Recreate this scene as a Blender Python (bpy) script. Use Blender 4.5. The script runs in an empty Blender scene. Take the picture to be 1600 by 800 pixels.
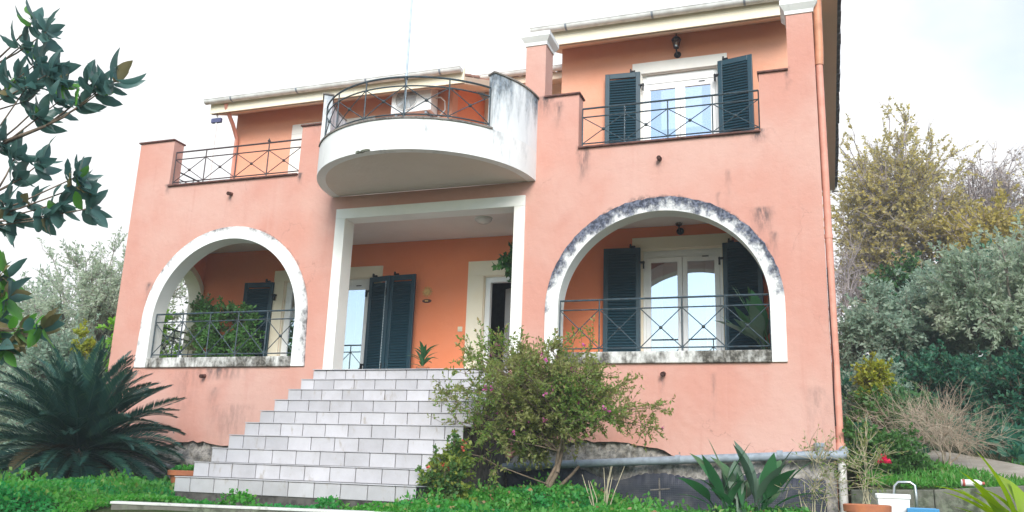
import bpy, math, random
import numpy as np
from mathutils import Vector, Matrix
from mathutils.geometry import tessellate_polygon

S = bpy.context.scene
COL = S.collection
R = math.radians

# ------------------------------------------------------------------ camera
def look_basis(yaw, pitch, roll):
    F = Vector((-math.sin(yaw)*math.cos(pitch), math.cos(yaw)*math.cos(pitch), math.sin(pitch)))
    X = Vector((math.cos(yaw), math.sin(yaw), 0))
    U = X.cross(F)
    X2 = math.cos(roll)*X + math.sin(roll)*U
    U2 = -math.sin(roll)*X + math.cos(roll)*U
    return X2, U2, F
cam_data = bpy.data.cameras.new('camera')
cam = bpy.data.objects.new('camera', cam_data); COL.objects.link(cam)
X2, U2, F = look_basis(0.3456, 0.24782, 0.03597)
m = Matrix((X2, U2, -F)).transposed().to_4x4()
m.translation = Vector((3.55725, -11.54472, 0.1691))
cam.matrix_world = m
cam_data.sensor_fit = 'HORIZONTAL'; cam_data.sensor_width = 36
cam_data.lens = 36*1357.945/1600
cam_data.clip_start = 0.05; cam_data.clip_end = 3000
S.camera = cam

# ------------------------------------------------------------------ sky, sun, exposure
SUN_EL, SUN_AZ = 32, 160          # in front of the house, a little to its right
W = bpy.data.worlds.new('World'); S.world = W; W.use_nodes = True
wn = W.node_tree; wn.nodes.clear()
def wnode(t, **k):
    n = wn.nodes.new(t)
    for a, b in k.items(): setattr(n, a, b)
    return n
sky = wnode('ShaderNodeTexSky', sky_type='NISHITA', sun_disc=False, sun_elevation=R(SUN_EL), sun_rotation=R(SUN_AZ))
sky.air_density = 1.2; sky.dust_density = 0.3
bg1 = wnode('ShaderNodeBackground'); bg1.inputs[1].default_value = 0.085
wn.links.new(sky.outputs[0], bg1.inputs[0])
bg2 = wnode('ShaderNodeBackground'); bg2.inputs[0].default_value = (1.0, 1.0, 1.0, 1); bg2.inputs[1].default_value = 0.40
tc = wnode('ShaderNodeTexCoord')
mp = wnode('ShaderNodeMapping'); mp.inputs['Location'].default_value = (0.25, 0.1, 0.0); mp.inputs['Scale'].default_value = (1, 1, 1.7)
nz = wnode('ShaderNodeTexNoise'); nz.inputs['Scale'].default_value = 1.9; nz.inputs['Detail'].default_value = 6; nz.inputs['Roughness'].default_value = .55
cr = wnode('ShaderNodeValToRGB'); cr.color_ramp.elements[0].position = .40; cr.color_ramp.elements[1].position = .74
wn.links.new(tc.outputs['Generated'], mp.inputs[0]); wn.links.new(mp.outputs[0], nz.inputs['Vector']); 
dt = wnode('ShaderNodeVectorMath', operation='DOT_PRODUCT'); dt.inputs[1].default_value = (-.42, .30, 0)   # clearer towards the right and behind the viewer
wn.links.new(tc.outputs['Generated'], dt.inputs[0])
ad = wnode('ShaderNodeMath', operation='ADD'); wn.links.new(nz.outputs[0], ad.inputs[0]); wn.links.new(dt.outputs['Value'], ad.inputs[1]); wn.links.new(ad.outputs[0], cr.inputs[0])
mx = wnode('ShaderNodeMixShader')
wn.links.new(cr.outputs[0], mx.inputs[0]); wn.links.new(bg1.outputs[0], mx.inputs[1]); wn.links.new(bg2.outputs[0], mx.inputs[2])
wo = wnode('ShaderNodeOutputWorld'); wn.links.new(mx.outputs[0], wo.inputs[0])

sd = bpy.data.lights.new('sun', 'SUN'); sd.energy = 1.5; sd.angle = R(30); sd.color = (1.0, .95, .88)
sun = bpy.data.objects.new('sun', sd); COL.objects.link(sun)
az, el = R(SUN_AZ), R(SUN_EL)
sdir = Vector((math.sin(az)*math.cos(el), math.cos(az)*math.cos(el), math.sin(el)))
sun.rotation_euler = sdir.to_track_quat('Z', 'Y').to_euler()
sun.location = sdir*30
S.view_settings.view_transform = 'Standard'; S.view_settings.look = 'None'
S.view_settings.exposure = 1.62; S.view_settings.gamma = 1
S.render.engine = 'CYCLES'
S.cycles.max_bounces = 8; S.cycles.transparent_max_bounces = 16

# ------------------------------------------------------------------ helpers: objects
WL = {}
def tag(o, label=None, cat=None, group=None, kind=None):
    if label: o['label'] = label
    if cat: o['category'] = cat
    if group: o['group'] = group
    if kind: o['kind'] = kind
    return o
def thing(name, loc, label, cat, group=None):
    o = bpy.data.objects.new(name, None); COL.objects.link(o)
    o.location = loc; o.empty_display_size = .2
    WL[o.name] = Vector(loc)
    return tag(o, label, cat, group)
def link(o, parent=None, wl=None):
    COL.objects.link(o)
    if parent is not None: o.parent = parent
    WL[o.name] = Vector(wl) if wl is not None else Vector((0, 0, 0))
    return o
def copy_tree(o, loc, label=None):
    """a copy of a thing with its parts and sub-parts"""
    def rec(a, par):
        c = a.copy(); COL.objects.link(c)
        if par: c.parent = par
        for ch in list(a.children): rec(ch, c)
        return c
    c = rec(o, None); c.location = loc
    if label: c['label'] = label
    return c

class MB:
    def __init__(s): s.v = []; s.f = []; s.m = []; s.mi = 0
    def add(s, vs, fs):
        b = len(s.v); s.v += [tuple(v) for v in vs]
        s.f += [tuple(i+b for i in f) for f in fs]; s.m += [s.mi]*len(fs)
        return s
    def box(s, x0, x1, y0, y1, z0, z1):
        vs = [(x, y, z) for z in (z0, z1) for y in (y0, y1) for x in (x0, x1)]
        return s.add(vs, [(0, 2, 3, 1), (4, 5, 7, 6), (0, 1, 5, 4), (2, 6, 7, 3), (0, 4, 6, 2), (1, 3, 7, 5)])
    def obox(s, c, M, h):
        c = Vector(c); vs = []
        for z in (-1, 1):
            for y in (-1, 1):
                for x in (-1, 1): vs.append(c + M @ Vector((x*h[0], y*h[1], z*h[2])))
        return s.add(vs, [(0, 2, 3, 1), (4, 5, 7, 6), (0, 1, 5, 4), (2, 6, 7, 3), (0, 4, 6, 2), (1, 3, 7, 5)])
    def hexa(s, b4, t4):
        """bottom loop ccw from above, top loop"""
        return s.add(list(b4)+list(t4), [(3, 2, 1, 0), (4, 5, 6, 7), (0, 1, 5, 4), (1, 2, 6, 5), (2, 3, 7, 6), (3, 0, 4, 7)])
    def tube(s, pts, r, n=6, cap=True, closed=False):
        pts = [Vector(p) for p in pts]; N = len(pts)
        rs = r if isinstance(r, (list, tuple)) else [r]*N
        rings = []; prev = None
        for i, p in enumerate(pts):
            if closed: t = pts[(i+1) % N]-pts[i-1]
            else: t = pts[min(i+1, N-1)]-pts[max(i-1, 0)]
            if t.length < 1e-9: t = Vector((0, 0, 1))
            t.normalize()
            if prev is None:
                a = Vector((0, 0, 1)) if abs(t.z) < .9 else Vector((1, 0, 0))
                u = t.cross(a).normalized()
            else:
                u = (prev - t*prev.dot(t))
                u = u.normalized() if u.length > 1e-6 else t.orthogonal().normalized()
            prev = u; w = t.cross(u)
            rings.append([p + rs[i]*(math.cos(2*math.pi*k/n)*u + math.sin(2*math.pi*k/n)*w) for k in range(n)])
        vs = [v for rg in rings for v in rg]; fs = []
        for i in range(N if closed else N-1):
            j = (i+1) % N
            for k in range(n):
                fs.append((i*n+k, i*n+(k+1) % n, j*n+(k+1) % n, j*n+k))
        if cap and not closed:
            fs.append(tuple(range(n-1, -1, -1))); fs.append(tuple((N-1)*n+k for k in range(n)))
        return s.add(vs, fs)
    def lathe(s, prof, c=(0, 0, 0), n=20, M=None):
        vs = []; c = Vector(c)
        for (r, z) in prof:
            for k in range(n):
                a = 2*math.pi*k/n; p = Vector((r*math.cos(a), r*math.sin(a), z))
                if M is not None: p = M @ p
                vs.append(c+p)
        fs = []
        for i in range(len(prof)-1):
            for k in range(n): fs.append((i*n+k, i*n+(k+1) % n, (i+1)*n+(k+1) % n, (i+1)*n+k))
        if prof[0][0] > 1e-5: fs.append(tuple(range(n-1, -1, -1)))
        if prof[-1][0] > 1e-5: fs.append(tuple((len(prof)-1)*n+k for k in range(n)))
        return s.add(vs, fs)
    def slab(s, loops, a0, a1, axis='y'):
        """polygon (outer loop + holes) in the plane across axis, given thickness a0..a1; loops in (u, z)"""
        P = (lambda u, z, t: (u, t, z)) if axis == 'y' else (lambda u, z, t: (t, u, z))
        flat = [p for l in loops for p in l]
        tris = tessellate_polygon([[Vector((p[0], p[1], 0)) for p in l] for l in loops])
        n = len(flat)
        vs = [P(p[0], p[1], a0) for p in flat] + [P(p[0], p[1], a1) for p in flat]
        fs = []
        for t in tris:
            A, B, C_ = [Vector(flat[i]) for i in t]
            ccw = (B-A).x*(C_-A).y-(B-A).y*(C_-A).x > 0
            t = tuple(t) if ccw else tuple(reversed(t))
            if axis == 'y': fs.append(t); fs.append(tuple(i+n for i in reversed(t)))
            else: fs.append(tuple(reversed(t))); fs.append(tuple(i+n for i in t))
        b = 0
        for li, l in enumerate(loops):
            area = sum(l[i][0]*l[(i+1) % len(l)][1]-l[(i+1) % len(l)][0]*l[i][1] for i in range(len(l)))
            want = (area > 0) == (li == 0)
            if axis == 'x': want = not want
            for i in range(len(l)):
                j = (i+1) % len(l)
                q = (b+i, b+i+n, b+j+n, b+j)
                fs.append(q if want else tuple(reversed(q)))
            b += len(l)
        return s.add(vs, fs)
    def mesh(s, name, mats, center=True, smooth=False, origin=None):
        me = bpy.data.meshes.new(name)
        V = np.array(s.v, float)
        c = np.zeros(3)
        if origin is not None: c = np.array(origin, float)
        elif center: c = (V.min(0)+V.max(0))/2
        me.from_pydata((V-c).tolist(), [], s.f)
        for mt in (mats if isinstance(mats, (list, tuple)) else [mats]): me.materials.append(mt)
        me.polygons.foreach_set('material_index', s.m)
        if smooth is True: me.polygons.foreach_set('use_smooth', [True]*len(s.f))
        elif smooth:
            me.polygons.foreach_set('use_smooth', [True]*len(s.f)); me.set_sharp_from_angle(angle=R(smooth))
        me.update()
        return me, Vector(c)
    def build(s, name, mats, parent=None, smooth=False, bevel=0, kind=None, origin=None):
        me, c = s.mesh(name, mats, True, smooth, origin)
        o = bpy.data.objects.new(name, me)
        pw = WL[parent.name] if parent is not None else Vector((0, 0, 0))
        o.location = c-pw
        link(o, parent, c)
        if bevel:
            b = o.modifiers.new('bevel', 'BEVEL'); b.width = bevel; b.segments = 2; b.limit_method = 'ANGLE'; b.angle_limit = R(40)
        if kind: o['kind'] = kind
        return o

def place(name, me, parent, wloc, rot=None, scale=None, label=None):
    """one more object that shares a mesh"""
    o = bpy.data.objects.new(name, me)
    pw = WL[parent.name] if parent is not None else Vector((0, 0, 0))
    o.location = Vector(wloc)-pw
    if rot is not None:
        if isinstance(rot, Matrix): o.rotation_euler = rot.to_euler()
        else: o.rotation_euler = rot
    if scale is not None: o.scale = scale if hasattr(scale, '__len__') else (scale,)*3
    link(o, parent, wloc)
    if label: o['label'] = label
    return o

def np_mesh(name, V, Fq, mat, origin=(0, 0, 0), smooth=False, mats_idx=None):
    V = np.asarray(V, np.float32)-np.array(origin, np.float32)
    Fq = np.asarray(Fq, np.int32); k = Fq.shape[1]
    me = bpy.data.meshes.new(name)
    me.vertices.add(len(V)); me.vertices.foreach_set('co', V.ravel())
    me.loops.add(Fq.size); me.loops.foreach_set('vertex_index', Fq.ravel())
    me.polygons.add(len(Fq)); me.polygons.foreach_set('loop_start', np.arange(0, Fq.size, k, dtype=np.int32))
    me.polygons.foreach_set('loop_total', np.full(len(Fq), k, np.int32))
    for mt in (mat if isinstance(mat, (list, tuple)) else [mat]): me.materials.append(mt)
    if mats_idx is not None: me.polygons.foreach_set('material_index', np.asarray(mats_idx, np.int32))
    if smooth: me.polygons.foreach_set('use_smooth', [True]*len(Fq))
    me.update(calc_edges=True); me.validate()
    return me
def np_obj(name, V, Fq, mat, parent=None, smooth=False, kind=None, mats_idx=None):
    V = np.asarray(V, float); c = (V.min(0)+V.max(0))/2
    me = np_mesh(name, V, Fq, mat, c, smooth, mats_idx)
    o = bpy.data.objects.new(name, me)
    pw = WL[parent.name] if parent is not None else Vector((0, 0, 0))
    o.location = Vector(c)-pw
    link(o, parent, c)
    if kind: o['kind'] = kind
    return o

# ------------------------------------------------------------------ helpers: materials
class NT:
    def __init__(s, name):
        s.mat = bpy.data.materials.new(name); s.mat.use_nodes = True
        s.t = s.mat.node_tree; s.t.nodes.clear()
        s.out = s.n('ShaderNodeOutputMaterial')
        s.pos = None
    def n(s, t, **k):
        a = s.t.nodes.new(t)
        for x, y in k.items(): setattr(a, x, y)
        return a
    def set(s, sock, v):
        if isinstance(v, bpy.types.NodeSocket): s.t.links.new(v, sock)
        elif v is not None:
            if hasattr(v, '__len__') and len(v) == 3 and sock.type == 'RGBA': v = (*v, 1)
            sock.default_value = v
    def P(s):
        if s.pos is None: s.pos = s.n('ShaderNodeNewGeometry')
        return s.pos.outputs['Position']
    def obj(s): return s.n('ShaderNodeTexCoord').outputs['Object']
    def mapv(s, scale, loc=(0, 0, 0), v=None):
        a = s.n('ShaderNodeMapping'); s.set(a.inputs[0], v if v is not None else s.P()); a.inputs['Scale'].default_value = scale; a.inputs['Location'].default_value = loc
        return a.outputs[0]
    def noise(s, scale, detail=4, rough=.55, v=None, out=0):
        a = s.n('ShaderNodeTexNoise'); a.inputs['Scale'].default_value = scale; a.inputs['Detail'].default_value = detail; a.inputs['Roughness'].default_value = rough
        s.set(a.inputs['Vector'], v if v is not None else s.P()); return a.outputs[out]
    def ramp(s, f, a, b, c0=(0, 0, 0), c1=(1, 1, 1)):
        x = s.n('ShaderNodeMapRange'); x.inputs[1].default_value = a; x.inputs[2].default_value = b
        x.interpolation_type = 'SMOOTHSTEP'
        s.set(x.inputs[0], f); return x.outputs[0]
    def math(s, op, a, b=None, clamp=False):
        x = s.n('ShaderNodeMath', operation=op); x.use_clamp = clamp
        s.set(x.inputs[0], a)
        if b is not None: s.set(x.inputs[1], b)
        return x.outputs[0]
    def mix(s, f, a, b, mode='MIX'):
        x = s.n('ShaderNodeMix', data_type='RGBA', blend_type=mode)
        s.set(x.inputs[0], f); s.set(x.inputs[6], a); s.set(x.inputs[7], b); return x.outputs[2]
    def sep(s, v=None):
        x = s.n('ShaderNodeSeparateXYZ'); s.set(x.inputs[0], v if v is not None else s.P()); return x.outputs
    def rnd(s):
        if s.pos is None: s.P()
        return s.pos.outputs['Random Per Island']
    def orand(s): return s.n('ShaderNodeObjectInfo').outputs['Random']
    def bump(s, h, strength=.3, dist=.01):
        x = s.n('ShaderNodeBump'); x.inputs['Strength'].default_value = strength; x.inputs['Distance'].default_value = dist
        s.set(x.inputs['Height'], h); return x.outputs[0]
    def pbr(s, col, rough=.8, metal=0, spec=.4, normal=None, trans=None, alpha=None, coat=None):
        b = s.n('ShaderNodeBsdfPrincipled')
        s.set(b.inputs['Base Color'], col); s.set(b.inputs['Roughness'], rough); s.set(b.inputs['Metallic'], metal)
        s.set(b.inputs['Specular IOR Level'], spec)
        if normal is not None: s.set(b.inputs['Normal'], normal)
        if coat: s.set(b.inputs['Coat Weight'], coat)
        s.t.links.new(b.outputs[0], s.out.inputs[0]); s.b = b
        return s.mat

def simple(name, col, rough=.6, metal=0, var=.12, scale=8, bump=0, spec=.4, col2=None, orand=0, bscale=60):
    t = NT(name)
    n = t.noise(scale, 5, .6, t.obj())
    c2 = col2 if col2 else tuple(max(0, c*(1-var*2.2)) for c in col)
    c = t.mix(t.ramp(n, .35, .7), col, c2)
    if orand:
        h = t.n('ShaderNodeHueSaturation'); t.set(h.inputs['Value'], t.math('ADD', t.math('MULTIPLY', t.orand(), orand*2), 1-orand)); t.set(h.inputs['Color'], c); c = h.outputs[0]
    nm = t.bump(t.noise(bscale, 3, .6, t.obj()), bump, .004) if bump else None
    return t.pbr(c, t.math('ADD', t.math('MULTIPLY', n, .25), rough-.12), metal, spec, nm)

def leafmat(name, c1, c2, c3=None, rough=.5, trans=.35, tint=1.0, patch=None, spec=.35):
    t = NT(name)
    r = t.rnd()
    c = t.mix(r, c1, c2)
    if c3: c = t.mix(t.ramp(r, .78, .95), c, c3)
    if patch: c = t.mix(t.ramp(t.noise(patch[0], 3, .5), .45, .62), c, patch[1])
    b = t.n('ShaderNodeBsdfPrincipled'); t.set(b.inputs['Base Color'], c); b.inputs['Roughness'].default_value = rough; b.inputs['Specular IOR Level'].default_value = spec
    tr = t.n('ShaderNodeBsdfTranslucent')
    h = t.n('ShaderNodeHueSaturation'); h.inputs['Saturation'].default_value = 1.15; h.inputs['Value'].default_value = 1.3; t.set(h.inputs['Color'], c)
    t.set(tr.inputs[0], h.outputs[0])
    mxs = t.n('ShaderNodeMixShader'); mxs.inputs[0].default_value = trans
    t.t.links.new(b.outputs[0], mxs.inputs[1]); t.t.links.new(tr.outputs[0], mxs.inputs[2]); t.t.links.new(mxs.outputs[0], t.out.inputs[0])
    return t.mat

def plaster(name, base, pale, dark, spots=(), streak=.5, rings=()):
    """painted render: cloudy weathering, rain streaks, own stains at given places (x, z, half width, height downwards)"""
    t = NT(name)
    big = t.noise(.55, 5, .55); mid = t.noise(2.3, 5, .6)
    c = t.mix(t.ramp(big, .35, .68), base, pale)
    c = t.mix(t.math('MULTIPLY', t.ramp(mid, .5, .75), .22), c, dark)
    st = t.noise(1, 5, .6, t.mapv((5.5, 5.5, .28)))
    c = t.mix(t.math('MULTIPLY', t.ramp(st, .56, .8), .28*streak), c, dark)
    st2 = t.noise(1, 4, .6, t.mapv((9, 9, .4), (3, 1, 5)))
    c = t.mix(t.math('MULTIPLY', t.ramp(st2, .56, .8), .30*streak), c, pale)
    if spots:
        x, y, z = t.sep()
        wob = t.math('MULTIPLY', t.math('SUBTRACT', t.noise(5, 3, .6), .5), .16)
        xw = t.math('ADD', x, wob)
        drip = t.noise(1, 6, .68, t.mapv((11, 11, 3.2)))
        tot = None
        for (sx, sz, w, h, a) in spots:
            fx = t.math('SUBTRACT', 1.0, t.math('DIVIDE', t.math('ABSOLUTE', t.math('SUBTRACT', xw, sx)), w), True)
            dz = t.math('DIVIDE', t.math('SUBTRACT', sz, z), h)
            fz = t.math('MULTIPLY', t.math('SUBTRACT', 1.0, dz, True), t.math('MULTIPLY', t.math('ADD', dz, .12), 10, True))
            q = t.math('MULTIPLY', t.math('MULTIPLY', fx, fz), a)
            tot = q if tot is None else t.math('MAXIMUM', tot, q)
        tot = t.math('MULTIPLY', tot, t.ramp(drip, .34, .72))
        fz_ = t.noise(16, 6, .75)
        for (cx_, zs_, a_, b_, z0_, x0_, amt) in rings:   # mould creeping from the arch bands on to the wall
            q = t.math('SQRT', t.math('ADD', t.math('POWER', t.math('DIVIDE', t.math('ABSOLUTE', t.math('SUBTRACT', x, cx_)), a_), 2), t.math('POWER', t.math('DIVIDE', t.math('MAXIMUM', t.math('SUBTRACT', z, zs_), 0), b_), 2)))
            w_ = t.math('SUBTRACT', 1.0, t.math('DIVIDE', t.math('SUBTRACT', q, 1.0), t.math('ADD', t.math('MULTIPLY', t.ramp(t.noise(2.1, 3, .5),   .45, .7), .05), .010)), True)
            tot = t.math('MAXIMUM', tot, t.math('MULTIPLY', t.math('MULTIPLY', w_, t.ramp(fz_, .42, .56)), t.math('MULTIPLY', t.ramp(z, z0_, z0_+.5), t.math('MULTIPLY', t.ramp(x, x0_-.3, x0_+.5), amt))))
        c = t.mix(t.math('MINIMUM', t.math('MULTIPLY', tot, 1.5), .82), c, (.09, .075, .075))
    if spots:
        vo = t.n('ShaderNodeTexVoronoi', feature='DISTANCE_TO_EDGE'); vo.inputs['Scale'].default_value = .85
        wv = t.n('ShaderNodeVectorMath', operation='ADD'); t.set(wv.inputs[0], t.P()); wm = t.n('ShaderNodeVectorMath', operation='SCALE'); t.set(wm.inputs[0], t.noise(2.5, 5, .65, out=1)); wm.inputs['Scale'].default_value = .5; t.set(wv.inputs[1], wm.outputs[0])
        t.set(vo.inputs['Vector'], wv.outputs[0])
        ck = t.math('MULTIPLY', t.math('SUBTRACT', 1.0, t.ramp(vo.outputs[0], .0, .0045)), t.ramp(t.noise(.8, 3), .52, .66))
        c = t.mix(t.math('MULTIPLY', ck, .55), c, (.22, .12, .10))
        c = t.mix(t.math('MULTIPLY', t.ramp(t.noise(38, 4, .7), .5, .8), .16), c, dark)
    h = t.math('ADD', t.noise(140, 3, .6), t.math('MULTIPLY', t.noise(9, 4, .6), 2.6))
    return t.pbr(c, .82, 0, .25, t.bump(h, .42, .008))

def grimy(name, base, grime, lo, hi, scale=6, vertical=1.0, zfade=None, rough=.8, arch=None):
    """painted masonry under mould: grime colour through a noise; zfade (z0, z1) lets it grow with height"""
    t = NT(name)
    v = t.mapv((1, 1, vertical))
    n = t.noise(scale, 7, .68, v); n2 = t.noise(scale*.22, 3, .5, v)
    f = t.math('ADD', t.math('MULTIPLY', n, .6), t.math('MULTIPLY', n2, .4))
    if zfade:
        z = t.sep()[2]
        f = t.math('ADD', f, t.math('MULTIPLY', t.math('SUBTRACT', t.ramp(z, zfade[0], zfade[1]), 1.0), zfade[2] if len(zfade) > 2 else .25))
    if arch:
        x, y, z = t.sep()
        q = t.math('SQRT', t.math('ADD', t.math('POWER', t.math('DIVIDE', t.math('ABSOLUTE', t.math('SUBTRACT', x, arch[0])), arch[2]), 2), t.math('POWER', t.math('DIVIDE', t.math('MAXIMUM', t.math('SUBTRACT', z, arch[1]), 0), arch[3]), 2)))
        f = t.math('ADD', f, t.math('MULTIPLY', t.math('SUBTRACT', q, .94), arch[4]))
    k = t.ramp(f, lo, hi)
    gc = t.mix(t.ramp(t.noise(scale*3, 5, .6), .4, .65), grime, tuple(min(1, g*2.6+.05) for g in grime))
    c = t.mix(k, t.mix(t.ramp(t.noise(1.3, 4), .4, .7), base, tuple(b*.9 for b in base)), gc)
    return t.pbr(c, rough, 0, .3, t.bump(t.math('ADD', t.noise(60, 4, .65), n), .4, .008))

M = {}
M['facade'] = plaster('salmon facade paint', (.55, .268, .208), (.58, .35, .29), (.45, .175, .13), streak=.95, rings=((1.55, 2.46, 1.62, 1.55, 2.9, -.1, .6), (-5.555, 2.42, 1.605, 1.605, 2.6, -5.4, .45)), spots=[
    (.45, 4.86, .12, .6, 1.2), (2.93, 4.88, .16, .22, 1.4), (2.55, 4.86, .22, .10, .9), (-7.0, 4.88, .10, .20, 1.3), (-4.34, 4.86, .07, .22, 1.2), (-5.1, 4.86, .25, .05, .6),
    (1.56, 4.55, .05, .22, .7), (-5.66, 4.58, .05, .2, .6), (-5.5, 1.66, .62, .20, 1.1), (-6.1, 1.6, .3, .9, .35), (-5.55, 1.35, .16, .32, .6), (-5.2, 1.05, .5, .7, .45), (3.33, 5.74, .05, .35, .9), (.05, 5.6, .10, .45, .8), (-.15, 5.72, .14, .35, 1.2),
    (-4.1, 5.68, .1, .2, .4), (2.35, 4.0, .04, .35, .45), (2.5, 4.3, .05, .5, .4), (-7.08, 3.1, .16, .5, .9), (2.93, 3.74, .17, .42, 1.2), (3.05, 3.4, .08, .4, .7), (1.57, 1.5, .05, .25, .7), (2.25, 1.5, .05, .7, .4), (3.5, 1.3, .2, .9, .3), (1.2, 1.1, .6, .5, .35)])
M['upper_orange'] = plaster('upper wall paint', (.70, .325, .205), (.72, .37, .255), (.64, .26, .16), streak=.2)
M['orange'] = plaster('orange wall colour', (.80, .24, .105), (.80, .27, .135), (.72, .20, .085), streak=.15)  # more saturated orange than the facade, on porch and side walls
M['cream'] = plaster('cream wall paint', (.80, .72, .55), (.82, .76, .62), (.7, .6, .42), streak=.2)
M['soffit'] = plaster('cream soffit paint', (.72, .58, .44), (.75, .62, .48), (.6, .46, .34), streak=.2)
M['sidesoffit'] = plaster('brown soffit paint', (.74, .57, .45), (.76, .6, .48), (.64, .48, .37), streak=.4)
M['ceiling'] = plaster('porch ceiling paint', (.70, .62, .56), (.73, .66, .60), (.6, .5, .45), streak=.1)
M['white'] = grimy('white trim paint', (.80, .79, .74), (.35, .33, .29), .62, .85, 4)
M['archL'] = grimy('white arch paint with light mould', (.80, .80, .78), (.16, .15, .15), .50, .70, 6, .8, arch=(-5.555, 2.42, 1.605, 1.605, 1.9))
M['archR'] = grimy('white arch paint black with mould at the crown', (.80, .79, .76), (.04, .045, .065), .35, .55, 8, .8, (2.2, 3.3, .24), arch=(1.55, 2.46, 1.62, 1.55, 1.3))
M['sill'] = grimy('white sill paint under dark mould', (.72, .71, .67), (.06, .055, .045), .36, .56, 7, .5)
M['balcony'] = grimy('white balcony paint with rain stains', (.80, .80, .78), (.13, .14, .15), .52, .76, 5, .35)
M['balcony_end'] = grimy('white balcony end wall with black rain stains', (.78, .80, .80), (.06, .08, .10), .33, .56, 5, .22, (4.9, 5.75, .15))
M['rim'] = grimy('dark rim of the balcony', (.25, .22, .19), (.06, .055, .05), .4, .6, 9)
M['underside'] = plaster('balcony underside plaster', (.62, .54, .46), (.66, .58, .5), (.5, .42, .36), streak=.1)
M['coping'] = simple('brown stone coping', (.16, .07, .055), .75, 0, .3, 6, .3)
M['upvc'] = simple('white window plastic', (.80, .81, .80), .35, 0, .04, 3)
M['shutter'] = simple('dark teal shutter paint', (.007, .044, .064), .42, 0, .2, 4, .1, .5, (.009, .036, .056))
M['iron'] = simple('blue grey iron paint', (.045, .075, .095), .55, .0, .3, 18, .2, .4, (.03, .035, .035))
M['iron_rust'] = simple('rust tinged iron paint', (.075, .055, .06), .6, 0, .3, 18, .2, .4, (.05, .03, .025))
M['black_iron'] = simple('black lantern metal', (.018, .018, .022), .5, .3, .3, 20, .15)
M['gutter'] = simple('weathered white gutter', (.80, .81, .79), .4, .0, .12, 5, 0, .4, (.62, .62, .59))
M['pipe_grey'] = simple('grey drain plastic', (.30, .35, .40), .5, 0, .15, 9, 0, .4, (.20, .23, .26))
M['pipe_white'] = simple('pale drain plastic', (.62, .60, .56), .55, 0, .2, 7, 0)
M['pipe_pink'] = simple('pink painted pipe', (.66, .31, .23), .6, 0, .12, 6, 0, .35, (.58, .25, .18))
M['pipe_orange'] = simple('orange painted pipe', (.62, .27, .15), .55, 0, .12, 6, 0)
M['tile_white'] = None
M['rooftile'] = simple('weathered grey roof tile', (.20, .20, .22), .85, 0, .35, 7, .5, .2, (.11, .11, .13), .25)
M['clay'] = simple('clay roof tile', (.42, .22, .15), .85, 0, .3, 7, .5, .2, (.28, .15, .11), .25)
M['terracotta'] = simple('terracotta', (.48, .17, .075), .75, 0, .15, 6, .25, .3, (.36, .13, .07))
M['concrete'] = grimy('old concrete', (.15, .145, .12), (.05, .06, .035), .42, .62, 5)
M['kerbtop'] = grimy('pale kerb top', (.62, .62, .58), (.18, .18, .15), .5, .7, 6)
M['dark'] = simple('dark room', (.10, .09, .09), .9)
M['bark'] = simple('grey brown bark', (.20, .15, .11), .9, 0, .35, 14, .6, .2, (.08, .06, .045))
M['bark_grey'] = simple('pale grey bark', (.30, .27, .23), .9, 0, .3, 10, .5, .2, (.16, .14, .12))
M['bark_tan'] = simple('tan dry twig', (.50, .41, .31), .9, 0, .3, 10, .3, .2, (.34, .27, .20))
M['bark_far'] = simple('far grey twig', (.46, .40, .39), .9, 0, .2, 3, 0, .2, (.18, .15, .16))
M['straw'] = simple('straw stem', (.52, .45, .30), .8, 0, .2, 9)
M['chrome'] = simple('brushed steel tube', (.55, .56, .58), .3, .9, .1, 12)
M['white_plastic'] = simple('white plastic tub', (.78, .79, .77), .4, 0, .06, 5)
M['blue_plastic'] = simple('blue plastic tub', (.05, .25, .48), .4, 0, .08, 5)
M['red_plastic'] = simple('red plastic cap', (.42, .09, .07), .4, 0, .06, 5)
M['wood_grey'] = simple('grey weathered wood', (.20, .18, .16), .85, 0, .3, 12, .4)
M['soil'] = simple('dark soil', (.05, .035, .025), .95, 0, .3, 20, .6)
M['ac_white'] = simple('air conditioner white', (.76, .77, .76), .45, 0, .05, 3)
M['ac_dark'] = simple('dark fan recess', (.06, .06, .07), .6)
M['switch'] = simple('cream switch plastic', (.75, .66, .48), .4)
M['gold_clay'] = simple('yellow glazed clay', (.72, .42, .14), .45, 0, .15, 20)
def m_tile():
    t = NT('white marble look stair tile')
    o = t.obj()
    n = t.noise(3.2, 6, .65); n2 = t.noise(13, 5, .7)
    c = t.mix(t.ramp(n, .35, .7), (.475, .465, .48), (.41, .40, .41))
    c = t.mix(t.math('MULTIPLY', t.ramp(n2, .55, .8), .5), c, (.40, .36, .33))
    h = t.n('ShaderNodeHueSaturation'); t.set(h.inputs['Value'], t.math('ADD', t.math('MULTIPLY', t.orand(), .22), .86)); t.set(h.inputs['Color'], c)
    d = t.math('MULTIPLY', t.ramp(t.noise(1, 6, .68, t.mapv((8, 8, 4))), .57, .74), .8)
    c = t.mix(d, h.outputs[0], (.27, .23, .18))
    return t.pbr(c, .42, 0, .45, t.bump(n2, .06, .004))
M['tile_white'] = m_tile()
M['grout'] = simple('dark grout', (.10, .095, .085), .9, 0, .3, 12, .3)

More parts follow.
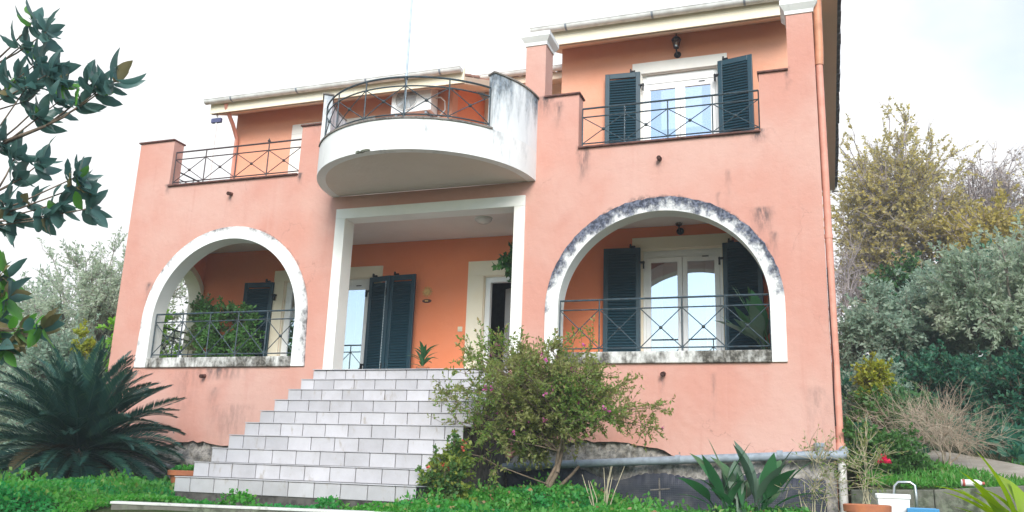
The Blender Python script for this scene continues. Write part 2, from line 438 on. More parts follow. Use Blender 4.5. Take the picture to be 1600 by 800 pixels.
def m_glass(name, refl, tint):
    t = NT(name)
    tr = t.n('ShaderNodeBsdfTransparent'); tr.inputs[0].default_value = (*tint, 1)
    g = t.n('ShaderNodeBsdfGlossy'); g.inputs['Roughness'].default_value = .015
    g.inputs[0].default_value = (.95, .97, 1, 1)
    lw = t.n('ShaderNodeLayerWeight'); lw.inputs[0].default_value = .25
    f = t.math('ADD', t.math('MULTIPLY', lw.outputs['Fresnel'], .6), refl, True)
    mxs = t.n('ShaderNodeMixShader'); t.set(mxs.inputs[0], f)
    t.t.links.new(tr.outputs[0], mxs.inputs[1]); t.t.links.new(g.outputs[0], mxs.inputs[2]); t.t.links.new(mxs.outputs[0], t.out.inputs[0])
    return t.mat
M['glass'] = m_glass('window glass', .55, (.75, .8, .85))
M['lampglass'] = m_glass('lantern glass', .12, (.85, .85, .82))
def m_curtain():
    t = NT('white net curtain')
    d = t.n('ShaderNodeBsdfDiffuse'); d.inputs[0].default_value = (.78, .78, .76, 1)
    tl = t.n('ShaderNodeBsdfTranslucent'); tl.inputs[0].default_value = (.7, .7, .68, 1)
    mxs = t.n('ShaderNodeMixShader'); mxs.inputs[0].default_value = .3
    t.t.links.new(d.outputs[0], mxs.inputs[1]); t.t.links.new(tl.outputs[0], mxs.inputs[2]); t.t.links.new(mxs.outputs[0], t.out.inputs[0])
    return t.mat
M['curtain'] = m_curtain()
def m_milk():
    t = NT('milky lamp glass'); return t.pbr((.72, .70, .66), .25, 0, .5)
M['milk'] = m_milk()
def m_stone():
    t = NT('rubble foundation plaster')
    v = t.n('ShaderNodeTexVoronoi'); v.inputs['Scale'].default_value = 9; t.set(v.inputs['Vector'], t.P())
    n = t.noise(14, 6, .7); n2 = t.noise(2.2, 4, .6)
    c = t.mix(t.ramp(n, .35, .68), (.42, .39, .35), (.15, .145, .14))
    c = t.mix(t.math('MULTIPLY', t.ramp(n2, .5, .7), .7), c, (.06, .06, .06))
    h = t.math('ADD', n, t.math('MULTIPLY', v.outputs[0], .6))
    return t.pbr(c, .92, 0, .2, t.bump(h, .8, .03))
M['stone'] = m_stone()
def m_membrane():
    t = NT('black dimpled drainage sheet')
    v = t.n('ShaderNodeTexVoronoi'); v.inputs['Scale'].default_value = 1; v.inputs['Randomness'].default_value = 0
    t.set(v.inputs['Vector'], t.mapv((38, .001, 38)))
    d = t.ramp(v.outputs[0], .2, .45)
    dust = t.noise(3, 6, .65)
    c = t.mix(t.math('MULTIPLY', t.ramp(dust, .42, .72), .75), (.026, .030, .046), (.09, .09, .095))
    return t.pbr(c, .55, 0, .4, t.bump(d, .3, .006))
M['membrane'] = m_membrane()
def m_ground():
    t = NT('garden earth and thin grass')
    n = t.noise(1.1, 6, .6); n2 = t.noise(24, 5, .7)
    c = t.mix(t.ramp(n, .40, .62), (.050, .085, .022), (.075, .060, .035))
    c = t.mix(t.math('MULTIPLY', n2, .6), c, (.03, .055, .014))
    return t.pbr(c, .95, 0, .15, t.bump(t.math('ADD', n2, n), .8, .05))
M['ground'] = m_ground()
def m_path():
    t = NT('worn concrete path')
    n = t.noise(2.4, 6, .6); n2 = t.noise(45, 4, .6)
    c = t.mix(t.ramp(n, .35, .7), (.40, .36, .30), (.27, .24, .19))
    return t.pbr(c, .9, 0, .2, t.bump(n2, .4, .006))
M['path'] = m_path()
# foliage
M['oleander'] = leafmat('shrub leaf', (.17, .30, .07), (.28, .37, .10), (.38, .30, .14), trans=.56, patch=(1.2, (.31, .33, .12)))
M['clover'] = leafmat('clover leaf', (.065, .29, .045), (.12, .40, .065), (.20, .40, .09), trans=.5, patch=(1.3, (.05, .31, .085)))
M['weedy'] = leafmat('weed leaf', (.08, .30, .05), (.13, .37, .08), (.26, .36, .10), trans=.45)
M['dry'] = leafmat('dry brown leaf', (.22, .13, .06), (.30, .19, .09), trans=.15)
M['grassy'] = leafmat('grass blade', (.075, .27, .04), (.12, .34, .06), (.20, .30, .09), trans=.45)
M['olive'] = leafmat('olive leaf', (.42, .50, .37), (.52, .59, .45), (.60, .65, .54), trans=.5, patch=(.35, (.34, .44, .32)))
M['olive2'] = leafmat('bluish olive leaf', (.27, .39, .30), (.36, .47, .36), (.46, .54, .43), trans=.5)
M['dense'] = leafmat('dark bush leaf', (.035, .15, .095), (.06, .19, .11), (.10, .26, .13), trans=.45)
M['ivy'] = leafmat('ivy leaf', (.030, .105, .025), (.055, .15, .035), trans=.3)
M['ivy2'] = leafmat('mid green leaf', (.06, .17, .06), (.10, .22, .08), trans=.4)
M['gold'] = leafmat('yellow oak leaf', (.42, .35, .09), (.50, .42, .13), (.42, .34, .18), trans=.45)
M['brownoak'] = leafmat('tan oak leaf', (.50, .45, .20), (.58, .50, .24), (.58, .48, .12), trans=.5)
M['lilacoak'] = leafmat('dry pinkish oak leaf', (.46, .38, .34), (.52, .44, .36), (.44, .38, .2), trans=.4)
M['yellowbush'] = leafmat('yellow green leaf', (.34, .36, .035), (.24, .30, .04), (.45, .42, .05), trans=.4)
M['magnolia'] = leafmat('glossy magnolia leaf', (.065, .15, .16), (.085, .17, .13), (.12, .22, .13), rough=.32, trans=.42, spec=.55)
M['magnolia_lit'] = leafmat('lit young magnolia leaf', (.10, .30, .06), (.16, .36, .08), rough=.35, trans=.55, spec=.5)  # yellow green of young leaves, with the light on the low whorls painted in
M['magnolia_brown'] = leafmat('bronze backed magnolia leaf', (.19, .17, .09), (.22, .18, .08), rough=.5, trans=.3)
M['cycad'] = leafmat('cycad leaflet', (.018, .070, .058), (.032, .092, .066), (.06, .13, .07), rough=.38, trans=.1, spec=.4)
M['cycad_old'] = leafmat('old cycad leaflet', (.06, .06, .03), (.09, .065, .03), rough=.6, trans=.15)
M['strel'] = leafmat('broad upright leaf', (.045, .17, .07), (.07, .21, .085), rough=.38, trans=.3, spec=.5)
M['strel_grey'] = leafmat('grey green broad leaf', (.10, .17, .12), (.13, .2, .13), rough=.45, trans=.2)
M['agave'] = leafmat('yellow green strap leaf', (.33, .42, .035), (.27, .42, .05), rough=.4, trans=.45)
M['rose'] = leafmat('rose leaf', (.055, .15, .035), (.09, .20, .05), trans=.35)
M['redbush'] = leafmat('small red flowered bush leaf', (.075, .17, .05), (.12, .22, .065), (.30, .32, .06), trans=.45, patch=(3.0, (.25, .31, .05)))
M['vine'] = leafmat('vine leaf', (.19, .42, .05), (.27, .50, .09), trans=.55)
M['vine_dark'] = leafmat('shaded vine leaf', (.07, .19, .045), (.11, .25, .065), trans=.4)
M['variegated'] = leafmat('variegated leaf', (.16, .26, .08), (.45, .50, .30), trans=.35)
M['pink_flower'] = leafmat('pink petal', (.62, .10, .36), (.70, .20, .48), trans=.35)
M['red_flower'] = leafmat('red petal', (.60, .07, .05), (.66, .14, .09), trans=.3)
M['rose_flower'] = leafmat('crimson petal', (.75, .02, .09), (.85, .05, .14), trans=.3)

rng = np.random.default_rng(7)
random.seed(7)

# ------------------------------------------------------------------ terrain
def sst(a, b, x):
    t = np.clip((x-a)/(b-a), 0, 1); return t*t*(3-2*t)
def ground_z(x, y):
    x = np.asarray(x, float); y = np.asarray(y, float)
    z = np.full(np.broadcast(x, y).shape, -.27)
    left = 1-sst(-4.3, -3.6, x)
    z = z + .07*left*(1-sst(-6.5, -5, -y*0+x*0-9))         # the lawn left of the steps lies a little higher
    drop0 = -3.7-1.7*left
    z = z-1.10*sst(0, 1, (drop0-y)/4.5)
    rgt = sst(3.72, 3.95, x)
    step = sst(-1.02, -.88, y)
    slope = .42+.145*np.clip(y+1, 0, 5)+.20*np.clip(y-4, 0, 22)+.05*np.clip(y-26, 0, 60)
    z = z+rgt*step*slope
    back = sst(9.5, 12, y)*(1-rgt)*(.20*np.clip(y-9.5, 0, 18)+.05*np.clip(y-26, 0, 60))
    z = z+back
    lf = (1-sst(-9.5, -7.9, x))
    z = z+lf*sst(0, 12, y)*.4*(1-sst(9.5, 12, y))
    z = z+.035*np.sin(1.7*x+.4)*np.sin(1.3*y+1)*(np.abs(y) < 200)
    return z
def gz(x, y): return float(ground_z(x, y))
def axis_coords(lo, hi, a, b, fine):
    mid = np.arange(a, b+1e-6, fine)
    def tail(s, e, n=26):
        t = np.linspace(0, 1, n+1)[1:]; return s+(e-s)*t**3
    return np.concatenate([tail(a, lo)[::-1], mid, tail(b, hi)])
gx = axis_coords(-900, 900, -16, 14, .22); gy = axis_coords(-700, 1500, -13, 26, .22)
GX, GY = np.meshgrid(gx, gy); GZ = ground_z(GX, GY)
GV = np.stack([GX, GY, GZ], -1).reshape(-1, 3)
ny, nx = GX.shape
ii = (np.arange(ny-1)[:, None]*nx+np.arange(nx-1)[None]).ravel()
GF = np.stack([ii, ii+1, ii+nx+1, ii+nx], 1)
g = np_obj('ground', GV, GF, M['ground'], smooth=True, kind='structure')

# ------------------------------------------------------------------ house
H = thing('house', (-2.0, 0, -.3), 'two storey salmon pink house with white arches and dark teal shutters', 'house')
ZF, ZU = 1.63, 4.69                 # porch floor, terrace floor
WT = .24                            # thickness of the facade wall
YB = 1.8                            # recessed wall behind porch and terrace

def ell(cx, a, b, zs, zb, n=28, flare=0):
    """closed loop of an arched opening, counter-clockwise"""
    pts = [(cx-a-flare, zb), (cx+a+flare, zb)]
    for k in range(n+1):
        t = math.pi*k/n; pts.append((cx+a*math.cos(t), zs+b*math.sin(t)))
    return pts
ARCH = {'L': (-5.555, 2.42), 'R': (1.55, 2.46)}
def jag(x0, x1, f, n):
    return [(x0+(x1-x0)*i/n, f(x0+(x1-x0)*i/n)+random.uniform(-.018, .018)) for i in range(n+1)]
def base_edge(x):
    if x < -.5: return .47+.05*math.sin(3*x)
    b = .60
    for c, w, h in ((1.0, .55, .03), (.4, .5, .05), (2.1, .5, -.09), (2.8, .5, -.04), (1.75, .25, -.05)):
        b += h*math.exp(-((x-c)/w)**2)
    return b
bottom = jag(-7.74, 3.69, base_edge, 120)
outer = bottom+[(3.69, 6.55), (3.34, 6.55), (3.34, 5.71), (2.945, 5.71), (2.945, 4.84), (.37, 4.84), (.37, 5.71), (-.165, 5.71), (-.165, 6.60), (-.482, 6.60), (-.482, 4.40), (-3.69, 4.40), (-3.69, 5.69), (-4.385, 5.69), (-4.385, 4.84), (-7.0, 4.84), (-7.0, 5.70), (-7.74, 5.70)]
holes = [ell(ARCH['L'][0], 1.50, 1.50, ARCH['L'][1], 1.70, flare=0), ell(ARCH['R'][0], 1.52, 1.45, ARCH['R'][1], 1.70), [(-3.50, 1.63), (-.50, 1.63), (-.50, 4.10), (-3.50, 4.10)]]
MB().slab([outer]+holes, 0, WT).build('facade_wall', M['facade'], H)

# arch surrounds: bands standing a little proud of the wall and lining the reveal
def arch_band(nm, mat, key, ao, bo, ai, bi, zb, y0, y1, flare):
    cx, zs = ARCH[key]; n = 64
    def loop(a, b, fl):
        p = [(cx+a+fl, zb), (cx+a+fl*.4, zb+.4), (cx+a, zs-.05)]
        for k in range(n+1):
            t = math.pi*k/n; p.append((cx+a*math.cos(t), zs+b*math.sin(t)))
        return p+[(cx-a, zs-.05), (cx-a-fl*.4, zb+.4), (cx-a-fl, zb)]
    O, I = loop(ao, bo, flare), loop(ai, bi, 0)
    if key == 'R':
        O = [(x+(.006*math.sin(z*41+x*17) if z > 2.9 else 0), z+(.008*math.sin(x*37)+.006*math.sin(x*71) if z > 2.9 else 0)) for x, z in O]
    N = len(O); vs = []; fs = []; mi = []
    for (x, z) in O: vs += [(x, y0, z), (x, y1, z)]
    b = len(vs)
    for (x, z) in I: vs += [(x, y0, z), (x, y1, z)]
    for i in range(N-1):
        o0, o1 = 2*i, 2*i+2; i0, i1 = b+2*i, b+2*i+2
        fs += [(o0, i0, i1, o1), (o0+1, o1+1, i1+1, i0+1), (i0, i0+1, i1+1, i1), (o0, o1, o1+1, o0+1)]; mi += [0, 1, 1, 0]
    mi += [0, 0]
    fs += [(0, 1, b+1, b), (2*N-2, b+2*N-2, b+2*N-1, 2*N-1)]
    mb = MB(); mb.add(vs, fs); mb.m = mi
    return mb.build(nm, [mat, M['white']], H, smooth=35, bevel=.006)
arch_band('arch_surround', M['archL'], 'L', 1.605, 1.605, 1.39, 1.395, 1.692, -.03, WT+.03, .03)['label'] = 'white arch surround with light mould'
arch_band('arch_surround', M['archR'], 'R', 1.62, 1.55, 1.43, 1.345, 1.692, -.03, WT+.03, 0)['label'] = 'arch surround black with mould at its crown'
for key, wI in (('L', 1.388), ('R', 1.428)):
    cx = ARCH[key][0]
    s = MB().box(cx-wI, cx+wI, -.045, WT+.025, 1.69, 1.85).build('sill', M['sill'], H, bevel=.012)
# white surround of the porch entrance
mb = MB()
mb.box(-3.585, -3.415, -.03, WT+.03, 1.632, 4.02).box(-.585, -.415, -.03, WT+.03, 1.632, 4.02).box(-3.585, -.415, -.032, WT+.032, 4.02, 4.185)
mb.build('entrance_surround', M['white'], H, bevel=.006)

# porch and terrace slabs, body of the house
MB().box(-7.5, 3.45, WT, YB, .9, ZF).build('porch_floor', M['tile_white'], H)
mb = MB(); mb.box(-7.735, 3.685, WT+.001, YB+.3, 4.12, ZU-.02).build('porch_ceiling', M['ceiling'], H)
MB().box(-7.735, 3.685, WT+.002, YB-.002, ZU-.018, ZU).build('terrace_floor', M['terracotta'], H)
# porch side walls (the left one with its own arch)
la = [(.42, 1.9), (1.80, 1.9)]+[(1.11+.69*math.cos(math.pi*k/20), 3.16+.62*math.sin(math.pi*k/20)) for k in range(21)]
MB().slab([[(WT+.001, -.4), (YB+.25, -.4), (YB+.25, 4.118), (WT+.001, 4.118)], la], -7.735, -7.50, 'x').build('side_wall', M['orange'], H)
def side_band():
    O = [(.36, 1.80)]+[(.36, 3.16)]+[(1.11-.75*math.cos(math.pi*k/20), 3.16+.69*math.sin(math.pi*k/20)) for k in range(21)]+[(1.86, 1.80)]
    I = [(.46, 1.80)]+[(.46, 3.16)]+[(1.11-.65*math.cos(math.pi*k/20), 3.16+.58*math.sin(math.pi*k/20)) for k in range(21)]+[(1.76, 1.80)]
    vs = []; fs = []; N = len(O)
    for (y, z) in O: vs += [(-7.765, y, z), (-7.47, y, z)]
    b = len(vs)
    for (y, z) in I: vs += [(-7.765, y, z), (-7.47, y, z)]
    for i in range(N-1):
        o0, o1, i0, i1 = 2*i, 2*i+2, b+2*i, b+2*i+2
        fs += [(o0, o1, i1, i0), (o0+1, i0+1, i1+1, o1+1), (i0, i1, i1+1, i0+1), (o0, o0+1, o1+1, o1)]
    mb = MB(); mb.add(vs, fs); mb.build('arch_surround', M['cream'], H, smooth=35)['label'] = 'cream surround of the arch in the porch side wall'
side_band()
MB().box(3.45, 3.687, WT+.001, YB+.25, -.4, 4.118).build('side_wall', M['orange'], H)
# parapets on the sides of the terrace
MB().box(-7.735, -7.50, WT+.001, YB, ZU, 5.0).build('parapet', M['facade'], H)
MB().box(3.45, 3.685, WT+.001, YB, ZU, 5.70).build('parapet', M['facade'], H)

# recessed walls with their openings
def rect(x0, x1, z0, z1): return [(x0, z0), (x1, z0), (x1, z1), (x0, z1)]
W_L = (-5.67, -3.88, 1.63, 3.50)     # French window of the left porch
DOOR = (-1.73, -.62, 1.63, 3.43)
W_R = (.955, 2.215, 1.63, 3.74)
W_U = (.955, 2.215, 4.72, 6.80)
W_UL = (-5.60, -4.30, 4.72, 6.40)
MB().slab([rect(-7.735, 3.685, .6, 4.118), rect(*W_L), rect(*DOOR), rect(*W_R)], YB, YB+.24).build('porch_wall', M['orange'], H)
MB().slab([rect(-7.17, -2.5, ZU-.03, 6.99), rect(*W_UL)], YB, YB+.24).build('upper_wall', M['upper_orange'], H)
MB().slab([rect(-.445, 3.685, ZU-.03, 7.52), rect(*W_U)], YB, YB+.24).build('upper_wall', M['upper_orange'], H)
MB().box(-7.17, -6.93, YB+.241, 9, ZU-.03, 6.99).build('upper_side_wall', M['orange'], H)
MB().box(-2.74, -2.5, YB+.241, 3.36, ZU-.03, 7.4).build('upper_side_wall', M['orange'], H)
MB().box(-2.5, -.3, 3.36, 3.6, ZU-.03, 7.6).build('upper_back_wall', M['cream'], H)
MB().box(-2.739, -.3, YB+.3, 3.4, 4.3, ZU-.001).build('terrace_floor', M['terracotta'], H)
mb = MB(); mb.box(-.445, -.21, YB+.241, 9, ZU-.03, 7.52).box(3.45, 3.684, YB+.241, 9, -.4, 7.40).box(-7.734, -7.5, YB+.251, 9, -.4, ZU).box(-7.5, 3.45, 8.76, 9, -.4, 6.9)
mb.box(-7.5, 3.45, YB+.3, 8.76, 4.3, 4.42).build('rear_wall', M['facade'], H)
# room floors and partitions, dark inside
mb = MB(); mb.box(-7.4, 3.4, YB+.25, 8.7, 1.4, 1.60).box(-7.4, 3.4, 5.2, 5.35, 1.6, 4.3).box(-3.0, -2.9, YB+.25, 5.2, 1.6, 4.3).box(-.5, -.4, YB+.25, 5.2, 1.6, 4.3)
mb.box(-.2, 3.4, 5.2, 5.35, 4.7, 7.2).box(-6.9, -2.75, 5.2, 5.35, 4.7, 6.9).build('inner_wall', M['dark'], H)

# beige trims round the openings of the recessed walls
def trim(x0, x1, z0, z1, w, mat, head_only=False, head=None):
    mb = MB(); y0 = YB-.03; hh = head or w
    if head_only: mb.box(x0-w, x1+w, y0, YB+.002, z1, z1+hh)
    else:
        mb.box(x0-w, x0, y0, YB+.002, z0, z1).box(x1, x1+w, y0, YB+.002, z0, z1).box(x0-w, x1+w, y0-.002, YB+.002, z1, z1+hh)
    # reveals
    mb.box(x0-.001, x0+.012, YB, YB+.10, z0, z1).box(x1-.012, x1+.001, YB, YB+.10, z0, z1).box(x0, x1, YB, YB+.10, z1-.012, z1+.001)
    return mb.build('window_surround', mat, H, bevel=.004)
trim(*W_L, .22, M['cream'], head=.20)
trim(*DOOR, .29, M['cream'], head=.26)
trim(*W_R, .15, M['cream'], False, .20)
trim(*W_U, .15, M['white'], False, .20)
trim(*W_UL, .24, M['white'], head=.2)

# windows
def window(x0, x1, z0, z1, y=YB+.06, leaves=2, box=.12):
    fr = MB(); f = .055; D = .06
    fr.box(x0+.01, x0+f, y, y+D, z0+.01, z1-.01).box(x1-f, x1-.01, y, y+D, z0+.01, z1-.01).box(x0+f, x1-f, y, y+D, z1-box, z1-.01).box(x0+f, x1-f, y, y+D, z0+.01, z0+.06)
    fr.box(x0+f+.02, x1-f-.02, y-.012, y, z1-box+.03, z1-.035)
    wob = fr.build('window', M['upvc'], H, bevel=.004)
    n = leaves; iw = (x1-x0-2*f)/n; sash = MB()
    for k in range(n):
        a = x0+f+k*iw+.003; b = a+iw-.006; s = .075; t0, t1 = y-.008, y+.045
        z2, z3 = z0+.065, z1-box-.004
        sash.box(a, a+s, t0, t1, z2, z3).box(b-s, b, t0, t1, z2, z3).box(a+s, b-s, t0, t1, z3-s, z3).box(a+s, b-s, t0, t1, z2, z2+.10)
        pm = MB().box(a+s-.005, b-s+.005, y+.012, y+.020, z2+.09, z3-s+.005).build('pane', M['glass'], wob)
    sash.build('sash', M['upvc'], wob, bevel=.004)
    xm = (x0+x1)/2
    h = MB().box(xm-.045, xm-.025, y-.045, y-.008, (z0+z1)/2-.12, (z0+z1)/2+.02).build('handle', M['upvc'], wob, bevel=.004)
    MB().box(x1-.32, x1-.22, y-.016, y-.008, z1-box-.02, z1-box-.004).build('restrictor', M['black_iron'], wob)
    # net curtains at the sides
    cv = []; cf = []
    for side in (0, 1):
        w = (x1-x0)*.17; cx0 = x0+.08 if side == 0 else x1-.08-w
        n_ = 40; b = len(cv)
        for i in range(n_+1):
            xx = cx0+w*i/n_; yy = y+.16+.022*math.sin(i*1.35)+.008*math.sin(i*.7+2)
            cv += [(xx, yy, z0+.05), (xx, yy, z1-.05)]
        cf += [(b+2*i, b+2*i+2, b+2*i+3, b+2*i+1) for i in range(n_)]
    mb = MB(); mb.add(cv, cf); mb.build('curtain', M['curtain'], wob, smooth=True)
    return wob
window(*W_L); window(*W_R); window(*W_U, box=.20); window(*W_UL)

# shutters: stiles and rails, each slat of its own
slat_me = {}
def shutter(hx, hz0, hz1, w, ang, side, y=YB-.045, wide_edge=False, label=None, mid=False):
    """hinge at x=hx; the leaf runs to side*w and stands ang degrees off the wall"""
    h = hz1-hz0; t = .042; st = .075
    a = R(ang)*side
    Rm = Matrix.Rotation(-a if side > 0 else -a, 3, 'Z')
    base = Vector((hx, y, hz0))
    def L(px, py, pz): return base + Rm @ Vector((px*side, py, pz))
    mb = MB()
    def bx(x0, x1, y0, y1, z0, z1):
        c = L((x0+x1)/2, (y0+y1)/2, (z0+z1)/2); mb.obox(c, Rm, ((x1-x0)/2, (y1-y0)/2, (z1-z0)/2))
    bx(0, st, -t, 0, 0, h); bx(w-st, w, -t, 0, 0, h)
    bx(st, w-st, -t+.002, -.002, 0, .10); bx(st, w-st, -t+.002, -.002, h-.09, h)
    if mid: bx(st, w-st, -t+.002, -.002, h*.46, h*.46+.075)
    sh = mb.build('shutter', M['shutter'], H, bevel=.005)
    if label: sh['label'] = label
    key = round(w-2*st, 3)
    if key not in slat_me:
        s = MB(); s.obox((0, 0, 0), Matrix.Rotation(R(58), 3, 'X'), ((w-2*st)/2+.004, .034, .0045)); slat_me[key] = s.mesh('slat', M['shutter'])[0]
    z = .125
    while z < h-.10:
        if not (mid and h*.46-.02 < z < h*.46+.095):
            place('slat', slat_me[key], sh, L(w/2, -t/2, z), Rm)
        z += .047
    for zz in (.28, h-.24):
        hm = MB(); c = L(-.02, -t/2, zz); hm.obox(c, Rm, (.045, .03, .012)); hm.obox(c+Vector((-.03*side, -.02, -.045)), Rm, (.012, .02, .06))
        hm.build('hinge', M['black_iron'], sh)
    c = L(w*.22, -t/2, h+.02); k = MB(); k.obox(c, Rm, (.045, .016, .012)); k.obox(c+Vector((.03, 0, -.012)), Rm, (.012, .014, .025)); k.obox(c+Vector((-.03, 0, .02)), Rm, (.012, .014, .025))
    k.build('shutter_catch', M['black_iron'], sh)
    return sh
shutter(.945, 4.73, 6.82, .59, 4, -1)
shutter(2.225, 4.73, 6.84, .56, 12, 1)
shutter(.945, 1.66, 3.765, .59, 4, -1)
shutter(2.225, 1.66, 3.77, .59, 6, 1)
shutter(-5.86, 1.66, 3.475, .60, 4, -1)
shutter(-3.86, 1.66, 3.475, .47, 14, 1, label='half open shutter leaf next to the glass')
shutter(-3.42, 1.66, 3.475, .51, 5, 1, y=YB-.13)
shutter(-4.29, 4.73, 6.42, .58, 5, 1)

# open white door and its frame
MB().box(-3.505, -3.445, YB-.175, YB-.135, 1.68, 3.40).build('lit_edge_strip', simple('pale sky lit shutter edge', (.34, .42, .46), .5), H)  # added pale strip: sky light on the shutter stile put into its colour
x0, x1, z0, z1 = DOOR
mb = MB(); mb.box(x0+.012, x0+.10, YB+.05, YB+.14, z0, z1-.012).box(x1-.10, x1-.012, YB+.05, YB+.14, z0, z1-.012).box(x0+.10, x1-.10, YB+.05, YB+.14, z1-.10, z1-.012)
mb.build('door_frame', M['upvc'], H, bevel=.004)
Rm = Matrix.Rotation(R(150), 3, 'Z'); hb = Vector((x1-.105, YB+.14, z0+.01)); hd = z1-.115-z0
mb = MB(); c = hb+Rm @ Vector((.475, 0, hd/2)); mb.obox(c, Rm, (.475, .022, hd/2))
door = mb.build('door', M['upvc'], H, bevel=.004)
mb = MB()
for a, b in ((.25, .95), (1.1, 1.62)):
    for yy in (-1, 1): mb.obox(hb+Rm @ Vector((.475, yy*.024, (a+b)/2)), Rm, (.31, .006, (b-a)/2))
mb.build('door_panel', M['upvc'], door, bevel=.004)
mb = MB(); mb.obox(hb+Rm @ Vector((.88, .06, .98)), Rm, (.05, .012, .012)); mb.obox(hb+Rm @ Vector((.88, -.06, .98)), Rm, (.05, .012, .012)); mb.build('handle', M['chrome'], door)
MB().box(-2.17, -2.085, YB-.012, YB, 2.49, 2.575).build('light_switch', M['switch'], H, bevel=.004)

# copings
for i, (a, b, z) in enumerate(((-7.765, -6.985, 5.70), (-4.41, -3.66, 5.69), (-.165, .395, 5.71), (2.925, 3.338, 5.71))):
    MB().box(a, b, -.035, WT+.035, z, z+.028).build('coping', M['coping'], H, bevel=.006)
for a, b in ((-7.0, -4.386), (.371, 2.944)):
    MB().box(a+.001, b-.001, -.045, WT+.03, 4.84, 4.868).build('coping', M['coping'], H, bevel=.006)
MB().box(-7.76, -7.48, WT+.04, YB-.05, 5.0, 5.028).build('coping', M['coping'], H, bevel=.006)
MB().box(3.43, 3.70, WT+.04, YB-.05, 5.70, 5.728).build('coping', M['coping'], H, bevel=.006)
# pillar (left of the upper terrace) gets its depth and cap; the corner pillar too
def cap(x0, x1, y0, y1, z):
    mb = MB(); pr = [(0, 0), (.015, .0), (.02, .05), (.045, .085), (.075, .13), (.075, .20), (.0, .205)]
    for i in range(len(pr)-1):
        (d0, h0), (d1, h1) = pr[i], pr[i+1]
        lo = [(x0-d0, y0-d0, z+h0), (x1+d0, y0-d0, z+h0), (x1+d0, y1+d0, z+h0), (x0-d0, y1+d0, z+h0)]
        hi = [(x0-d1, y0-d1, z+h1), (x1+d1, y0-d1, z+h1), (x1+d1, y1+d1, z+h1), (x0-d1, y1+d1, z+h1)]
        mb.add(lo+hi, [(0, 1, 5, 4), (1, 2, 6, 5), (2, 3, 7, 6), (3, 0, 4, 7)])
    mb.add([(x0, y0, z+.205), (x1, y0, z+.205), (x1, y1, z+.205), (x0, y1, z+.205)], [(0, 1, 2, 3)])
    return mb
for (a, b, z) in ((-.482, -.165, 6.60), (3.34, 3.69, 6.55)):
    p = MB().box(a, b, WT+.001, .36, 4.70, z).build('pillar', M['facade'], H)
    cap(a, b, 0, .36, z+.001).build('pillar_cap', M['balcony'], p)
# overflow spouts
for (x, z) in ((1.565, 4.572), (-5.655, 4.60), (1.595, 1.545), (-5.754, 1.545)):
    mb = MB(); mb.tube([(x, .02, z+.01), (x, -.10, z-.01)], .032, 10, False); mb.tube([(x, .02, z+.01), (x, -.098, z-.01)], .024, 10, True)
    mb.build('overflow_spout', M['coping'], H, smooth=40)

# railings
def rail_run(pts_fn, n, z0, ztop, mat, per=1, posts=True, feet=False, extra=1):
    """pts_fn(u) -> (x, y) along the rail, u in 0..1; n panels"""
    zt2 = ztop-.135; zb = z0+.06
    def line(z, r, k): 
        return [(*pts_fn(i/k), z) for i in range(k+1)]
    k = n*per
    mb = MB()
    mb.tube(line(ztop, .014, k), .0145, 6); mb.tube(line(zt2, .01, k), .0105, 6); mb.tube(line(zb, .01, k), .0105, 6)
    rl = mb.build('railing', mat, H, smooth=40)
    for i in range(n+1):
        u = i/n; x, y = pts_fn(u)
        MB().tube([(x, y, z0-.0), (x, y, ztop)], .0105, 6).build('bar', mat, rl)
    for i in range(n):
        pa = [(*pts_fn((i+j/per)/n), zt2+(zb-zt2)*j/per) for j in range(per+1)]
        pb = [(*pts_fn((i+j/per)/n), zb+(zt2-zb)*j/per) for j in range(per+1)]
        MB().tube(pa, .0075, 5).build('brace', mat, rl); MB().tube(pb, .0075, 5).build('brace', mat, rl)
        x, y = pts_fn((i+.5)/n)
        MB().lathe([(0, -.026), (.02, -.018), (.026, 0), (.02, .018), (0, .026)], (x, y, (zt2+zb)/2), 10).build('boss', mat, rl, smooth=True)
    return rl
lin = lambda a, b, y: (lambda u: (a+(b-a)*u, y))
rail_run(lin(-6.96, -4.40, .04), 4, 4.868, 5.485, M['iron_rust'])
rail_run(lin(.42, 2.93, .04), 4, 4.868, 5.48, M['iron'])
rail_run(lin(-6.93, -4.18, .06), 5, 1.85, 2.59, M['iron'])
rail_run(lin(.13, 2.97, .06), 5, 1.85, 2.59, M['iron'])
rail_run(lambda u: (-7.62, .46+1.3*u), 3, 1.9, 2.55, M['iron'])
rail_run(lambda u: (-7.62, .40+1.35*u), 3, 5.03, 5.48, M['iron'])
# little flower spike on the upper left rail
MB().lathe([(0, 0), (.03, .02), (.012, .05), (0, .08)], (-5.05, .04, 5.495), 8).build('finial', M['iron_rust'], H, smooth=True)

# curved balcony
BC = (-1.98, 0.0); BR = 1.71
def arcp(a, r): return (BC[0]+r*math.cos(R(a)), BC[1]+r*math.sin(R(a)))
def arc_wall(a0, a1, r0, r1, z0, z1, n, mats, name, ztop=None, label=None):
    vs = []; fs = []
    for i in range(n+1):
        a = a0+(a1-a0)*i/n
        xo, yo = arcp(a, r1); xi, yi = arcp(a, r0)
        zt = z1 if ztop is None else ztop(i/n)
        vs += [(xo, yo, z0), (xo, yo, zt), (xi, yi, z0), (xi, yi, zt)]
    for i in range(n):
        b = 4*i; c = b+4
        fs += [(b, c, c+1, b+1), (b+2, b+3, c+3, c+2), (b+1, c+1, c+3, b+3), (b, b+2, c+2, c)]
    fs += [(0, 1, 3, 2), (4*n, 4*n+2, 4*n+3, 4*n+1)]
    mb = MB(); mb.add(vs, fs)
    o = mb.build(name, mats, H, smooth=50)
    if label: o['label'] = label
    return o
NB = 64
